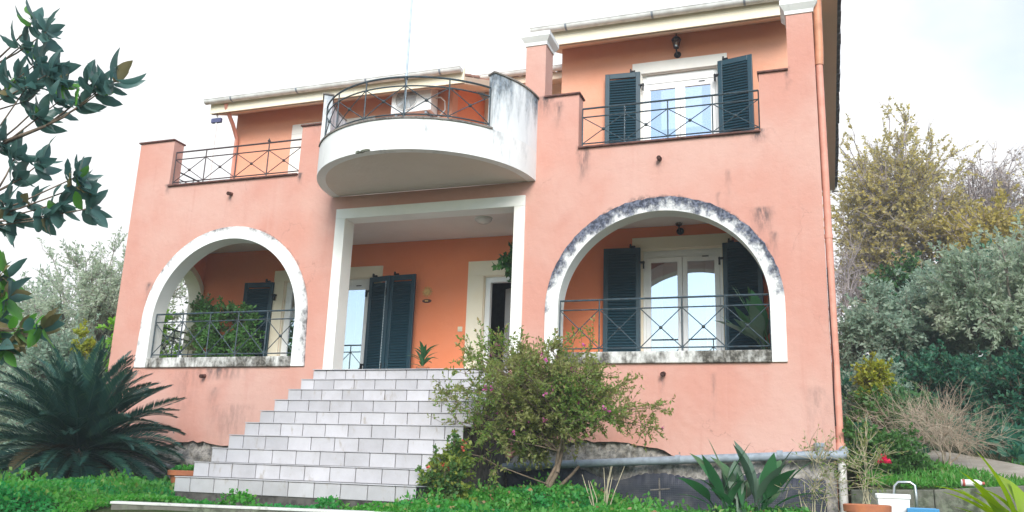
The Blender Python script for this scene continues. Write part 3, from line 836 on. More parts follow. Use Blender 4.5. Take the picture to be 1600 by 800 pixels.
# slab with its flat underside
pts = [arcp(-i*180/NB, BR-.012) for i in range(NB+1)]
n_ = len(pts)
mb = MB(); vs = [(x, min(y, -.002), 4.404) for x, y in pts]+[(x, min(y, -.002), 4.66) for x, y in pts]
mb.add(vs, [tuple(range(n_)), tuple(range(2*n_-1, n_-1, -1))])
mb.build('balcony_slab', M['underside'], H)
arc_wall(-180, 0, BR-.13, BR, 4.40, 4.845, NB, M['balcony'], 'balcony_parapet')
arc_wall(-144.0, -36.0, BR-.14, BR+.018, 4.846, 4.872, 48, M['rim'], 'coping', label='dark curved coping under the balcony railing')
arc_wall(-36, -.1, BR-.13, BR, 4.846, 5.70, 16, M['balcony_end'], 'balcony_end_wall', label='tall curved balcony end wall streaked black')
arc_wall(-179.9, -144, BR-.13, BR, 4.846, 5.70, 16, M['balcony_end'], 'balcony_end_wall')
arc_wall(-36.6, -.1, BR-.145, BR+.02, 5.701, 5.725, 16, M['rim'], 'coping')
arc_wall(-179.9, -143.4, BR-.145, BR+.02, 5.701, 5.725, 16, M['rim'], 'coping')
rail_run(lambda u: arcp(-143.4+106.8*u, BR-.06), 5, 4.872, 5.49, M['iron'], per=8)
# broken plaster patch on the lower rim
mb = MB(); 
for k in range(9):
    a = -101+k*.75; x, y = arcp(a, BR+.004); mb.obox((x, y, 4.405+random.uniform(0, .02)), Matrix.Rotation(R(a+90+random.uniform(-20, 20)), 3, 'Z'), (.03, .012, random.uniform(.008, .02)))
mb.build('broken_plaster', M['concrete'], H)

# ------------------------------------------------------------------ roofs, gutters
def roof(x0, x1, ye, ze, yr, slope, left=True):
    """mono-pitch slab rising backwards: cream boarded soffit below, clay tiles above"""
    zr = ze+(yr-ye)*slope; t = .14
    b = [(x0, ye, ze), (x1, ye, ze), (x1, yr, zr), (x0, yr, zr)]
    rf = MB().hexa(b, [(x, y, z+t) for x, y, z in b]).build('roof', M['soffit'], H)
    # barrel tiles: courses running up the slope
    cs = []; n = int((x1-x0)/.21); L = math.hypot(yr-ye, zr-ze)
    mb = MB()
    for i in range(7):
        a = math.pi*i/6
        mb.v += [(.085*math.cos(a), -.02, .06*math.sin(a)), (.075*math.cos(a), .43, .055*math.sin(a)+.0)]
    mb.f = [(2*i, 2*i+1, 2*i+3, 2*i+2) for i in range(6)]; mb.m = [0]*6
    me = mb.mesh('roof_tile', M['clay'], center=False)[0]
    ang = math.atan(slope)
    for r in range(2):
        for i in range(n):
            x = x0+.1+i*(x1-x0-.2)/(n-1); d = r*.38+.0
            place('roof_tile', me, rf, (x, ye+d*math.cos(ang), ze+t+.012+d*math.sin(ang)), (ang+R(2.5), 0, 0))
    mb = MB()
    for i in range(n):
        x = x0+.1+i*(x1-x0-.2)/(n-1)
        y0, z0 = ye+.74*math.cos(ang), ze+t+.74*math.sin(ang)
        mb.add([(x+.08*math.cos(math.pi*k/4), yy, zz+.055*math.sin(math.pi*k/4)) for yy, zz in ((y0, z0), (yr, zr+t)) for k in range(5)], [(k, k+5, k+6, k+1) for k in range(4)])
    mb.build('tile_field', M['clay'], rf, kind='stuff', smooth=True)
    return rf
def gutter(x0, x1, y, z, r=.075, name='gutter'):
    mb = MB(); n = 10; N = 2
    vs = []; fs = []
    for x in (x0, x1):
        for k in range(n+1):
            a = math.pi+math.pi*k/n; vs.append((x, y+r*math.cos(a), z+r*math.sin(a)))
    for k in range(n): fs.append((k, k+1, n+1+k+1, n+1+k))
    b = n+1
    fs += [tuple(range(n, -1, -1)), tuple(range(b, b+n+1))]
    mb.add(vs, fs)
    mb.tube([(x0, y-r, z), (x1, y-r, z)], .009, 6)
    g = mb.build(name, M['gutter'], H, smooth=50)
    x = x0+.6
    while x < x1-.2:
        vs2 = [(x+dx, y+(r+.004)*math.cos(math.pi+math.pi*k/n), z+(r+.004)*math.sin(math.pi+math.pi*k/n)) for dx in (0, .035) for k in range(n+1)]
        mm = MB(); mm.add(vs2, [(k, k+1, n+2+k, n+1+k) for k in range(n)]); mm.build('gutter_bracket', M['pipe_grey'], g, smooth=True); x += 1.45
    return g
roof(-7.36, -2.04, 1.27, 6.76, 9.4, .40)
gutter(-7.42, -2.06, 1.13, 7.0)
roof(-.66, 3.45, 1.27, 7.24, 9.4, .42)
gutter(-.80, 3.33, 1.13, 7.53, .08)
MB().box(-.66, 3.335, 1.215, 1.24, 7.245, 7.60).build('fascia', M['cream'], H)
MB().box(-7.36, -2.04, 1.215, 1.24, 6.765, 7.05).build('fascia', M['cream'], H)
roof(-2.03, -.67, 2.8, 7.42, 6.5, .3); gutter(-2.6, -.70, 2.72, 7.62)
# the verge on the right side: sloping brown soffit with stepped tile ends
mb = MB()
v0, v1 = (1.15, 7.50), (9.2, 6.95)
mb.hexa([(3.45, v0[0], v0[1]), (4.085, v0[0], v0[1]), (4.085, v1[0], v1[1]), (3.45, v1[0], v1[1])], [(3.45, v0[0], v0[1]+.1), (4.085, v0[0], v0[1]+.1), (4.085, v1[0], v1[1]+.1), (3.45, v1[0], v1[1]+.1)])
vr = mb.build('roof', M['sidesoffit'], H); vr['label'] = 'brown soffit of the side eave'
tm = MB(); tm.box(-.16, .0, -.19, .19, 0, .085); tm.box(-.01, .055, -.185, .185, .02, .12)
tme = tm.mesh('roof_tile', M['rooftile'], center=False)[0]
nt = 24
for i in range(nt):
    f = (i+.5)/nt; y = v0[0]+(v1[0]-v0[0])*f; z = v0[1]+(v1[1]-v0[1])*f
    place('roof_tile', tme, vr, (4.09+random.uniform(-.006, .01), y, z+.03+random.uniform(-.006, .006)), (math.atan2(v1[1]-v0[1], v1[0]-v0[0])+R(3), 0, R(random.uniform(-2, 2))))
MB().box(4.02, 4.16, v1[0]+.005, v1[0]+.12, v1[1]-.02, v1[1]+.10).build('verge_end', M['gutter'], H)
# downpipes
mb = MB(); mb.tube([(3.765, .06, 6.9), (3.755, .06, 6.0), (3.745, .06, 5.76)], .058, 12); mb.build('downpipe', M['pipe_orange'], H, smooth=40)['label'] = 'orange painted upper downpipe'
mb = MB(); mb.tube([(3.745, .06, 5.757), (3.742, .06, 3.0), (3.74, .06, .67)], .047, 12); mb.tube([(3.743, .06, 3.3), (3.743, .06, 3.36)], .053, 12); mb.tube([(3.74, .06, .62), (3.74, .06, .70)], .062, 12)
mb.build('downpipe', M['pipe_pink'], H, smooth=40)['label'] = 'pink painted downpipe at the corner'
mb = MB(); mb.tube([(3.74, .06, .66), (3.74, .03, .56), (3.745, -.02, .42), (3.745, -.01, -.35)], .05, 12); mb.build('downpipe', M['pipe_white'], H, smooth=40)['label'] = 'pale lower downpipe at the corner'
mb = MB(); mb.tube([(-7.0, 1.2, 6.93), (-7.0, 1.24, 6.84), (-7.02, 1.5, 6.62), (-7.08, 1.74, 6.42), (-7.09, 1.75, 5.0)], .04, 10); mb.build('downpipe', M['pipe_pink'], H, smooth=40)['label'] = 'thin pink downpipe under the left roof gutter'
# a sagging cable on the corner
mb = MB(); mb.tube([(3.70, -.01, 2.9), (3.705, -.03, 2.2), (3.715, -.02, 1.6), (3.70, -.02, 1.35), (3.70, -.015, .9)], .006, 5); mb.build('cable', M['black_iron'], H)

# foundation: rough rubble strip, black drainage sheet
nx_, nz_ = 260, 22
xs = np.linspace(-7.72, 3.68, nx_); zs = np.linspace(-.6, .72, nz_)
XX, ZZ = np.meshgrid(xs, zs)
YY = .035+.022*rng.standard_normal(XX.shape)-.02*np.sin(XX*9+ZZ*7)*np.sin(ZZ*17+XX*3)
YY = np.where(ZZ > .40, YY+.03, YY)
ii = (np.arange(nz_-1)[:, None]*nx_+np.arange(nx_-1)[None]).ravel()
np_obj('foundation', np.stack([XX, YY, ZZ], -1).reshape(-1, 3), np.stack([ii, ii+1, ii+nx_+1, ii+nx_], 1), M['stone'], H)
def mem_top(x): return .27+.035*math.sin(2.2*x+.5)+.03*math.sin(5.1*x)-.10*math.exp(-((x-.9)/.35)**2)+(-.02 if x > 2.9 else 0)
xs = np.linspace(-.55, 3.55, 150); vs = []; fs = []
for i, x in enumerate(xs):
    top = mem_top(x)+random.uniform(-.012, .012)
    for j in range(6):
        z = -.6+(top+.6)*j/5; vs.append((x, -.035+.012*math.sin(x*3.1+j)-.015*(j == 5)*abs(math.sin(x*7)), z))
for i in range(149):
    for j in range(5): fs.append((i*6+j, (i+1)*6+j, (i+1)*6+j+1, i*6+j+1))
mb = MB(); mb.add(vs, fs); mm = mb.build('drainage_sheet', M['membrane'], H, smooth=True)
mm['label'] = 'black dimpled sheet on the foundation'
so = mm.modifiers.new('solid', 'SOLIDIFY'); so.thickness = .006
# grey drain pipe with its cap and elbow
mb = MB(); mb.tube([(-1.0, -.09, .25), (-.21, -.09, .31), (1.5, -.09, .425), (3.2, -.09, .53), (3.66, -.09, .55)], .053, 14)
mb.tube([(3.62, -.09, .548), (3.74, -.085, .55), (3.775, -.05, .56), (3.77, .03, .62)], .058, 14)
dp = mb.build('drain_pipe', M['pipe_grey'], H, smooth=40)
mb = MB(); mb.tube([(3.50, -.09, .545), (3.50, -.10, .66)], .055, 14); mb.lathe([(0.0, 0), (.07, .0), (.07, .035), (.06, .045), (0, .05)], (3.50, -.10, .645), 14); mb.build('pipe_cap', M['pipe_grey'], dp, smooth=40)
for x in (.4, 1.75, 3.0): MB().tube([(x, -.09, .31+.069*(x+.21)), (x+.07, -.09, .315+.069*(x+.21))], .059, 14).build('pipe_joint', M['pipe_grey'], dp, smooth=40)

# ------------------------------------------------------------------ staircase
ST = thing('staircase', (-2.15, -1.5, -.2), 'broad flight of white tiled steps climbing to the porch entrance', 'staircase')
xs0, xs1, dT, hR, zt, y0 = -3.7206, -.569, .30812, .178, 1.632, -.06
mb = MB()
for k in range(10):
    y = y0-k*dT; z = zt-k*hR
    mb.box(xs0+.02, xs1-.02, y+.014, (y+dT+.013 if k else WT), -.5, z-.014)
mb.build('stair_body', M['grout'], ST)
def chamfer_tile(w, h, d, nm):
    c = .004; mb = MB(); x, z = w/2-.0048, h/2-.004
    fr = [(-x+c, -d, -z+c), (x-c, -d, -z+c), (x-c, -d, z-c), (-x+c, -d, z-c)]
    mid = [(-x, -d+c, -z), (x, -d+c, -z), (x, -d+c, z), (-x, -d+c, z)]
    bk = [(-x, 0, -z), (x, 0, -z), (x, 0, z), (-x, 0, z)]
    mb.add(fr+mid+bk, [(0, 1, 2, 3)]+[(4+i, 4+(i+1) % 4, (i+1) % 4, i) for i in range(4)]+[(8+i, 8+(i+1) % 4, 4+(i+1) % 4, 4+i) for i in range(4)]+[(11, 10, 9, 8)])
    return mb.mesh(nm, M['tile_white'], center=False)[0]
tw = .335; widths = [.225]+[tw]*8; widths.append((xs1-xs0)-sum(widths))
rt = {}; tt = {}
for w in set(widths):
    rt[w] = chamfer_tile(w, hR-.012, .014, 'riser_tile')
    tb = MB(); tb.box(-w/2+.002, w/2-.002, -dT-.022, -.002, -.010, 0); tt[w] = tb.mesh('tread_tile', M['tile_white'], center=False)[0]
for k in range(10):
    y = y0-k*dT; z = zt-k*hR; x = xs0
    for w in widths:
        place('riser_tile', rt[w], ST, (x+w/2, y+.014, z-hR/2-.006), (R(random.uniform(-.5, .5)), 0, R(random.uniform(-.35, .35))))
        if k: place('tread_tile', tt[w], ST, (x+w/2, y+dT+.012, z))
        x += w
# landing tiles: front row only shows as an edge
x = xs0
for w in widths:
    place('tread_tile', tt[w], ST, (x+w/2, y0+dT-.004, zt+.001)); x += w
# side cladding: grey render on the right flank
# ------------------------------------------------------------------ foliage helpers
def unit(v): return v/np.maximum(np.linalg.norm(v, axis=-1, keepdims=True), 1e-9)
def leaf_arrays(Pb, D, size, wr, rg, bend=.15):
    """diamond leaves: base Pb, direction D, length size, half-width ratio wr"""
    n = len(Pb); D = unit(D)
    side = unit(np.cross(D, rg.standard_normal((n, 3)))); nrm = np.cross(D, side)
    s = np.asarray(size).reshape(-1, 1)*np.ones((n, 1))
    mid = Pb+D*s*.5+nrm*s*bend
    V = np.stack([Pb, mid-side*s*wr, Pb+D*s, mid+side*s*wr], 1).reshape(-1, 3)
    Fq = np.arange(4*n).reshape(n, 4)
    return V, Fq
def cat(lst):
    Vs = []; Fs = []; b = 0
    for V, Fq in lst: Vs.append(V); Fs.append(Fq+b); b += len(V)
    return np.concatenate(Vs), np.concatenate(Fs)
def tube_arrays(P0, P1, r0, r1, n=3):
    """many straight tapered tubes at once"""
    P0 = np.asarray(P0, float); P1 = np.asarray(P1, float); N = len(P0)
    t = unit(P1-P0); a = np.where(np.abs(t[:, 2:3]) < .9, [[0, 0, 1.]], [[1., 0, 0]])
    u = unit(np.cross(t, a)); w = np.cross(t, u)
    ang = 2*np.pi*np.arange(n)/n
    ring = u[:, None]*np.cos(ang)[None, :, None]+w[:, None]*np.sin(ang)[None, :, None]
    A = P0[:, None]+ring*np.reshape(r0*np.ones(N), (N, 1, 1)); B = P1[:, None]+ring*np.reshape(r1*np.ones(N), (N, 1, 1))
    V = np.concatenate([A, B], 1).reshape(-1, 3)
    k = np.arange(n); base = (np.arange(N)*2*n)[:, None]
    Fq = np.stack([base+k, base+(k+1) % n, base+n+(k+1) % n, base+n+k], -1).reshape(-1, 4)
    return V, Fq
def curve_tubes(A, B, sag, r0, r1, rg, seg=4, n=4):
    """bent branches from A to B (arrays)"""
    A = np.asarray(A, float); B = np.asarray(B, float); N = len(A)
    L = np.linalg.norm(B-A, axis=1, keepdims=True)
    off = rg.standard_normal((N, 3))*L*.09+np.array([0, 0, 1.])*L*sag
    out = []; pts = []
    for i in range(seg+1):
        t = i/seg; pts.append(A+(B-A)*t+off*4*t*(1-t)*.5+(rg.standard_normal((N, 3))*L*.02 if 0 < i < seg else 0))
    for i in range(seg):
        ra = r0+(r1-r0)*i/seg; rb = r0+(r1-r0)*(i+1)/seg
        out.append(tube_arrays(pts[i], pts[i+1], ra, rb, n))
    return cat(out), pts
def leafy(nm, label, catg, base, trunk_top, crown_c, crown_r, K, twigs, tlen, leaves, lsize, lmat, bmat, seed, group=None, wr=.22, tr=.08, shell=.45, up=.25, out=.8, stems=1, twr=.004, droop=0, extra=None, flowers=None, cut=None, lspread=.9, cname='crown', low=-1.0, jag=.12, sub=0):
    """trunk (or several stems), limbs to K clumps inside an ellipsoid, twigs from each clump, leaves along the twigs"""
    rg = np.random.default_rng(seed)
    T = thing(nm, base, label, catg, group)
    base = np.array(base, float); tt_ = np.array(trunk_top, float); cc = np.array(crown_c, float); cr_ = np.array(crown_r, float)
    d = unit(rg.standard_normal((K*4, 3))); d = d[d[:, 2] > low][:K]
    rad = (shell+(1-shell)*rg.random((len(d), 1)))*(1+jag*rg.standard_normal((len(d), 1)))
    C_ = cc+d*cr_*rad*.86
    if cut is not None: C_ = C_[~cut(C_)]
    wood = []
    if stems == 1:
        (tv, _) = curve_tubes(base[None]-[0, 0, .15], tt_[None], .0, tr, tr*.72, rg, 5, 8); wood.append(tv)
        nl = max(3, min(7, K//5)); lim = tt_+unit(rg.standard_normal((nl, 3))*[1, 1, .35]+[0, 0, .7])*cr_*.42
        (lv, lp) = curve_tubes(np.repeat(tt_[None], nl, 0), lim, .1, tr*.62, tr*.35, rg, 4, 6); wood.append(lv)
        nodes = np.concatenate([lp[2], lp[3], lim, tt_[None]])
    else:
        fan = base+rg.standard_normal((stems, 3))*[.05, .05, 0]*(1+tr*4)
        tip = tt_+rg.standard_normal((stems, 3))*cr_*[.28, .35, .2]
        (tv, lp) = curve_tubes(fan-[0, 0, .1], tip, -.05, tr, tr*.45, rg, 5, 6); wood.append(tv)
        nodes = np.concatenate([lp[2], lp[3], lp[4], tip])
    D2 = ((C_[:, None]-nodes[None])**2).sum(-1); nb = nodes[D2.argmin(1)]
    (bv, bp) = curve_tubes(nb, C_, .08, tr*.30, tr*.09, rg, 4, 4); wood.append(bv)
    n = len(C_)*twigs
    start = np.concatenate([C_, bp[3], bp[2]]); start = start[rg.integers(0, len(start), n)]
    radial = unit((start-cc)/cr_)
    dirn = unit(radial*out+rg.standard_normal((n, 3))*.75+[0, 0, up])
    ln = tlen*(.5+rg.random((n, 1)))
    end = start+dirn*ln+np.array([0, 0, -droop])*ln
    md = (start+end)/2+rg.standard_normal((n, 3))*.09*tlen
    wood.append(tube_arrays(start, md, twr*1.3, twr, 3)); wood.append(tube_arrays(md, end, twr, twr*.5, 3))
    for _ in range(sub):
        q = rg.random((n, 1)); s0 = np.where(rg.random((n, 1)) < .5, start+(md-start)*q, md+(end-md)*q)
        s1 = s0+unit(dirn+rg.standard_normal((n, 3))*.8)*ln*(.25+.4*rg.random((n, 1)))
        wood.append(tube_arrays(s0, s1, twr*.6, twr*.3, 3))
    V, Fq = cat(wood)
    np_obj('trunk', V, Fq, bmat, T, smooth=True)
    if leaves:
        t = rg.random((n, leaves, 1))**.8*.95+.08
        Pb = (start[:, None]+(end-start)[:, None]*t).reshape(-1, 3)
        D = np.repeat(unit(end-start), leaves, 0)*.8+rg.standard_normal((n*leaves, 3))*lspread
        sz = lsize*(.6+.7*rg.random(n*leaves))
        np_obj(cname, *leaf_arrays(Pb, D, sz, wr, rg), lmat, T)
    if flowers:
        fm, fn, fs, pet = flowers
        idx = rg.choice(n, fn, replace=False); ctr = end[idx]
        ctr = ctr[np.argsort(ctr[:, 1]-.6*ctr[:, 2])][:max(6, int(fn*.8))]
        for c in ctr[:60]:
            P_ = np.repeat(c[None], pet, 0)+rg.standard_normal((pet, 3))*fs*.25
            np_obj('flower', *leaf_arrays(P_, rg.standard_normal((pet, 3))+[0, -.3, .4], np.full(pet, fs), .42, rg), fm, T)
    return T

# ------------------------------------------------------------------ plants beside the house
leafy('flowering_shrub', 'large open shrub with pink flowers in front of the house right of the steps', 'shrub', (.52, -1.55, -.1), (.64, -1.5, .66), (.20, -1.5, 1.04), (1.62, .9, .98), 165, 15, .25, 15, .050, M['oleander'], M['bark'], 11, wr=.22, tr=.034, shell=.35, up=.22, stems=3, twr=.0024, flowers=(M['pink_flower'], 46, .036, 6), cut=lambda c: ((c[:, 0] > .35) & (c[:, 2] < .74)) | (c[:, 2] < .10) | (c[:, 0] < -.78), jag=.15)
leafy('red_flowered_bush', 'small bush with red flowers and yellowing leaves at the right foot of the steps', 'bush', (-.42, -2.35, -.26), (-.42, -2.35, .05), (-.44, -2.35, .12), (.34, .3, .5), 34, 10, .16, 15, .052, M['redbush'], M['bark'], 12, wr=.34, tr=.014, shell=.3, stems=4, twr=.002, flowers=(M['red_flower'], 15, .035, 7))
leafy('rose_bush', 'leafy green rose bush behind the low concrete wall with one crimson bloom', 'bush', (4.25, .1, .25), (4.25, .1, .45), (4.20, .1, .54), (.50, .45, .42), 44, 11, .16, 14, .055, M['rose'], M['bark'], 13, wr=.36, tr=.012, shell=.3, stems=5, twr=.002)
rb = [o for o in COL.objects if o.name == 'rose_bush'][0]
rg = np.random.default_rng(5); c = np.array((4.20, -.38, .50))
Pp = []; Dd = []
for k in range(30):
    v = unit(rg.standard_normal(3)+np.array((0, -.4, .5))); Pp.append(c+v*.012*(k % 4)); Dd.append(v)
np_obj('flower', *leaf_arrays(np.array(Pp), np.array(Dd), np.full(30, .055), .45, rg), M['rose_flower'], rb)

# cycad: every frond a part
CY = thing('cycad_palm', (-6.15, -1.95, -.2), 'dark green cycad with a wide rosette of stiff feathery fronds left of the steps', 'palm')
mb = MB(); mb.lathe([(.22, -.1), (.24, .1), (.21, .3), (.16, .45), (.05, .52), (0, .53)], (-6.15, -1.95, -.2), 14); mb.build('trunk', M['bark'], CY, smooth=True)
def frond_mesh(L, curve, seed, mat):
    rg = np.random.default_rng(seed); n = 46
    t = np.linspace(0, 1, n); ang0 = 0
    # rachis in local xz plane: starts along +x, bends down by 'curve'
    th = -curve*t**1.4; dx = np.cos(th)*L/n; dz = np.sin(th)*L/n
    X = np.cumsum(dx); Z = np.cumsum(dz); Pm = np.stack([X, 0*X, Z], 1)
    A = Pm[:-1]; B = Pm[1:]
    rr = np.linspace(.011, .003, n-1)
    parts = [tube_arrays(A, B, rr, rr*.95, 4)]
    for sgn in (-1, 1):
        for k in range(5, n):
            s = t[k]; ll = .225*math.sin(math.pi*min(1, .16+.80*s))**.7*(1 if s < .93 else .75)
            tan = np.array([math.cos(th[k]), 0, math.sin(th[k])]); up_ = np.array([-math.sin(th[k]), 0, math.cos(th[k])])
            d = unit(tan*.75+np.array([0, sgn, 0])*.85+up_*.38+rg.standard_normal(3)*.05)
            for off in (0, .5):
                p = Pm[k]-tan*off*L/n; w = tan*.0125
                e = p+d*ll; m_ = p+d*ll*.5+up_*.012
                parts.append((np.array([p-w, m_-w*.9, e, m_+w*.9]), np.array([[0, 1, 2, 3]])))
    V, Fq = cat(parts)
    return np_mesh('frond', V, Fq, mat, (0, 0, 0))
fm = [frond_mesh(1.55, c, i, M['cycad']) for i, c in enumerate((.5, .75, 1.0, .35))]
fo = frond_mesh(1.35, .9, 9, M['cycad_old'])
rg = np.random.default_rng(3)
for i in range(156):
    f = (i+.5)/156
    el = 80*(1-f)**.9-30*f+rg.normal(0, 5); azi = i*137.5+rg.normal(0, 6)
    sc = .82+.22*rg.random()
    me = fm[int(rg.integers(0, 4))] if not (f > .72 and rg.random() < .34) else fo
    rot = Matrix.Rotation(R(azi), 3, 'Z') @ Matrix.Rotation(R(-el), 3, 'Y') @ Matrix.Rotation(R(rg.normal(0, 12)), 3, 'X')
    place('frond', me, CY, (-6.15+.05*math.cos(R(azi)), -1.95+.05*math.sin(R(azi)), .22+.12*(1-f)), rot, sc)

# broad strap leaves (bird-of-paradise like plants, agave)
def strap_mesh(L, w, curve, mat, fold=.25, stalk=.35, n=10, name='leaf', tip=1.0):
    V = []; Fq = []
    x = z = 0; th = 0
    for i in range(n+1):
        s = i/n
        ww = w*.12 if s < stalk else w*(math.sin(math.pi*min(1, ((s-stalk)/(1-stalk))**.75))**.8*.98+.015)
        if s >= stalk and i == n: ww = .002
        th = curve*s**1.5
        if i: x += math.sin(th)*L/n; z += math.cos(th)*L/n
        nx_ = math.cos(th); nz2 = -math.sin(th)
        V += [(x-fold*ww*nx_, -ww, z-fold*ww*nz2), (x, 0, z), (x-fold*ww*nx_, ww, z-fold*ww*nz2)]
    for i in range(n):
        b = 3*i; Fq += [(b, b+1, b+4, b+3), (b+1, b+2, b+5, b+4)]
    return np_mesh(name, np.array(V), np.array(Fq), mat, smooth=True)
def strap_plant(nm, label, catg, base, specs, meshes):
    T = thing(nm, base, label, catg)
    for (mi, azi, lean, sc, dx, dy) in specs:
        rot = Matrix.Rotation(R(azi), 3, 'Z') @ Matrix.Rotation(R(lean), 3, 'Y')
        place('leaf', meshes[mi], T, (base[0]+dx, base[1]+dy, base[2]-.04), rot, sc)
    return T
sm = [strap_mesh(1.0, .10, .18, M['strel'], .10, .42), strap_mesh(.98, .12, .9, M['strel'], .10, .42), strap_mesh(.95, .11, .5, M['strel_grey'], .10, .42), strap_mesh(1.0, .02, .05, M['bark'], stalk=.2)]
rg = np.random.default_rng(21)
spec = []
for i in range(34):
    spec.append((int(rg.choice([0, 1, 1, 2])), rg.uniform(0, 360), rg.uniform(2, 32), rg.uniform(.6, 1.08), rg.normal(0, .19), rg.normal(0, .12)))
spec += [(0, 180, 14, 1.02, -.06, 0), (0, 175, 24, .86, -.05, -.03), (3, 0, 3, .85, 0, 0), (3, 10, 16, .84, .05, 0), (1, 350, 40, .95, .05, -.05), (1, 320, 52, .9, .05, -.05), (1, 20, 45, .85, .08, 0), (1, 190, 38, .75, -.1, -.1)]
strap_plant('bird_of_paradise_plant', 'clump of broad upright green leaves against the black sheet right of the shrub', 'plant', (2.72, -1.55, -.26), spec, sm)
spec = [(int(rg.choice([0, 1, 2])), rg.uniform(100, 260), rg.uniform(5, 55), rg.uniform(.75, 1.15), rg.normal(0, .05), rg.normal(0, .05)) for i in range(16)]
ppl = strap_plant('potted_broadleaf_plant', 'grey green broad leaved plant inside the right arch behind its railing', 'plant', (2.92, .72, 1.90), [(2 if m_ == 1 else m_, a, l, s, dx, dy) for m_, a, l, s, dx, dy in spec], sm)
mb = MB(); mb.lathe([(.11, 0), (.15, .26), (.165, .26), (.165, .30), (.14, .30), (.13, .24)], (2.92, .72, ZF), 18); mb.build('pot', M['terracotta'], ppl, smooth=40)
am = [strap_mesh(.5, .045, .5, M['agave'], .35, .02), strap_mesh(.55, .05, .9, M['agave'], .35, .02)]
rg = np.random.default_rng(8)
zag = gz(4.52, -6.0)
spec = [(int(rg.integers(0, 2)), rg.uniform(0, 360), rg.uniform(2, 60), rg.uniform(.7, 1.05), rg.normal(0, .03), rg.normal(0, .03)) for i in range(20)]+[(0, 180, 6, 1.1, -.05, 0), (0, 190, 22, 1.0, -.05, 0), (1, 170, 30, 1, -.03, 0)]
AG = thing('yellow_strap_plant', (4.58, -6.0, zag), 'bright yellow green strap leaved plant at the lower right edge in front', 'plant')
hz = -.10-zag
MB().tube([(4.58, -6.0, zag-.1), (4.58, -6.0, -.08)], [.06, .045], 8).build('stem', M['bark'], AG, smooth=True)
for (mi, azi, lean, sc, dx, dy) in spec:
    place('leaf', am[mi], AG, (4.58+dx, -6.0+dy, -.12), Matrix.Rotation(R(azi), 3, 'Z') @ Matrix.Rotation(R(lean), 3, 'Y'), sc)

# potted plant on the landing, hanging ficus by the door
def pot_prof(r, h): return [(r*.7, 0), (r*.95, h*.85), (r*1.08, h*.85), (r*1.08, h), (r*.95, h), (r*.9, h*.8)]
PP = thing('potted_plant', (-2.42, 1.05, ZF), 'small dark leafy pot plant on the landing beside the half open shutter', 'plant')
MB().lathe(pot_prof(.10, .17), (-2.42, 1.05, ZF), 18).build('pot', M['terracotta'], PP, smooth=40)
lm = strap_mesh(.34, .035, .8, M['strel'], .3, .05)
rg = np.random.default_rng(4)
MB().tube([(-2.42, 1.05, ZF+.12), (-2.42, 1.05, ZF+.36)], .012, 6).build('stem', M['bark'], PP)
for i in range(20): place('leaf', lm, PP, (-2.42, 1.05, ZF+.14+.22*rg.random()), Matrix.Rotation(R(i*137), 3, 'Z') @ Matrix.Rotation(R(rg.uniform(10, 60)), 3, 'Y'), rg.uniform(.7, 1.0))
FT = leafy('potted_ficus', 'small indoor tree on the porch with dark leaves hanging over the door frame', 'tree', (-.68, 1.0, ZF+.2), (-.72, 1.0, 3.25), (-.85, 1.0, 3.52), (.36, .3, .36), 12, 7, .16, 14, .085, M['ivy'], M['bark'], 31, wr=.3, tr=.02, shell=.3, twr=.0025, droop=.3)
MB().lathe(pot_prof(.18, .3), (-.68, 1.0, ZF), 18).build('pot', M['terracotta'], FT, smooth=40)

# climbing plants round the side arch of the left porch
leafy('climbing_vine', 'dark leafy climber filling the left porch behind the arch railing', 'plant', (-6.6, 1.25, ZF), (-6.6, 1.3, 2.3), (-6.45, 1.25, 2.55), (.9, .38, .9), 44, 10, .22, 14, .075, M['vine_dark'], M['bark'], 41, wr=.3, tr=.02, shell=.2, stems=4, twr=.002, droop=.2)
leafy('pale_ivy', 'pale variegated ivy climbing the pier of the porch side arch', 'plant', (-7.40, 1.72, ZF), (-7.40, 1.70, 2.8), (-7.38, 1.66, 2.65), (.10, .16, .95), 22, 8, .13, 11, .07, M['variegated'], M['bark'], 42, wr=.36, tr=.012, shell=.2, stems=2, twr=.002)
leafy('sunlit_bush', 'bright green bush outside the porch seen through the side arch', 'bush', (-8.75, 2.0, -.2), (-8.75, 2.0, 1.2), (-8.7, 2.0, 2.05), (.62, .9, 1.45), 60, 10, .3, 15, .10, M['vine'], M['bark'], 43, wr=.34, tr=.04, stems=3, twr=.003)

# ------------------------------------------------------------------ trees behind, right side
def tree(nm, label, catg, x, y, crown_c, crown_r, K, twigs, tlen, leaves, ls, lm_, bm, seed, **k):
    b = (x, y, gz(x, y))
    return leafy(nm, label, catg, b, k.pop('top', (x, y, (b[2]+crown_c[2])/2+.2)), crown_c, crown_r, K, twigs, tlen, leaves, ls, lm_, bm, seed, **k)
GO = 'trees on the slope right of the house'
tree('olive_tree', 'big silvery olive tree with pale bare inner twigs, tallest of the olives on the right', 'tree', 6.9, 6.6, (7.0, 6.4, 3.55), (1.55, 1.5, 1.55), 80, 20, .42, 20, .10, M['olive'], M['bark_grey'], 51, wr=.23, tr=.11, twr=.0055, group=GO, up=.5)
tree('olive_tree', 'bluish olive tree close behind the right corner of the house', 'tree', 4.75, 7.4, (4.9, 7.3, 3.0), (1.15, 1.3, 1.5), 60, 18, .4, 20, .10, M['olive2'], M['bark_grey'], 52, wr=.23, tr=.09, twr=.005, group=GO, up=.4)
tree('olive_tree', 'olive tree with the duller crown between the two other olives', 'tree', 5.9, 9.0, (5.9, 8.8, 3.7), (1.3, 1.3, 1.3), 56, 18, .42, 20, .10, M['olive2'], M['bark_grey'], 53, wr=.23, tr=.09, twr=.005, group=GO, up=.4)
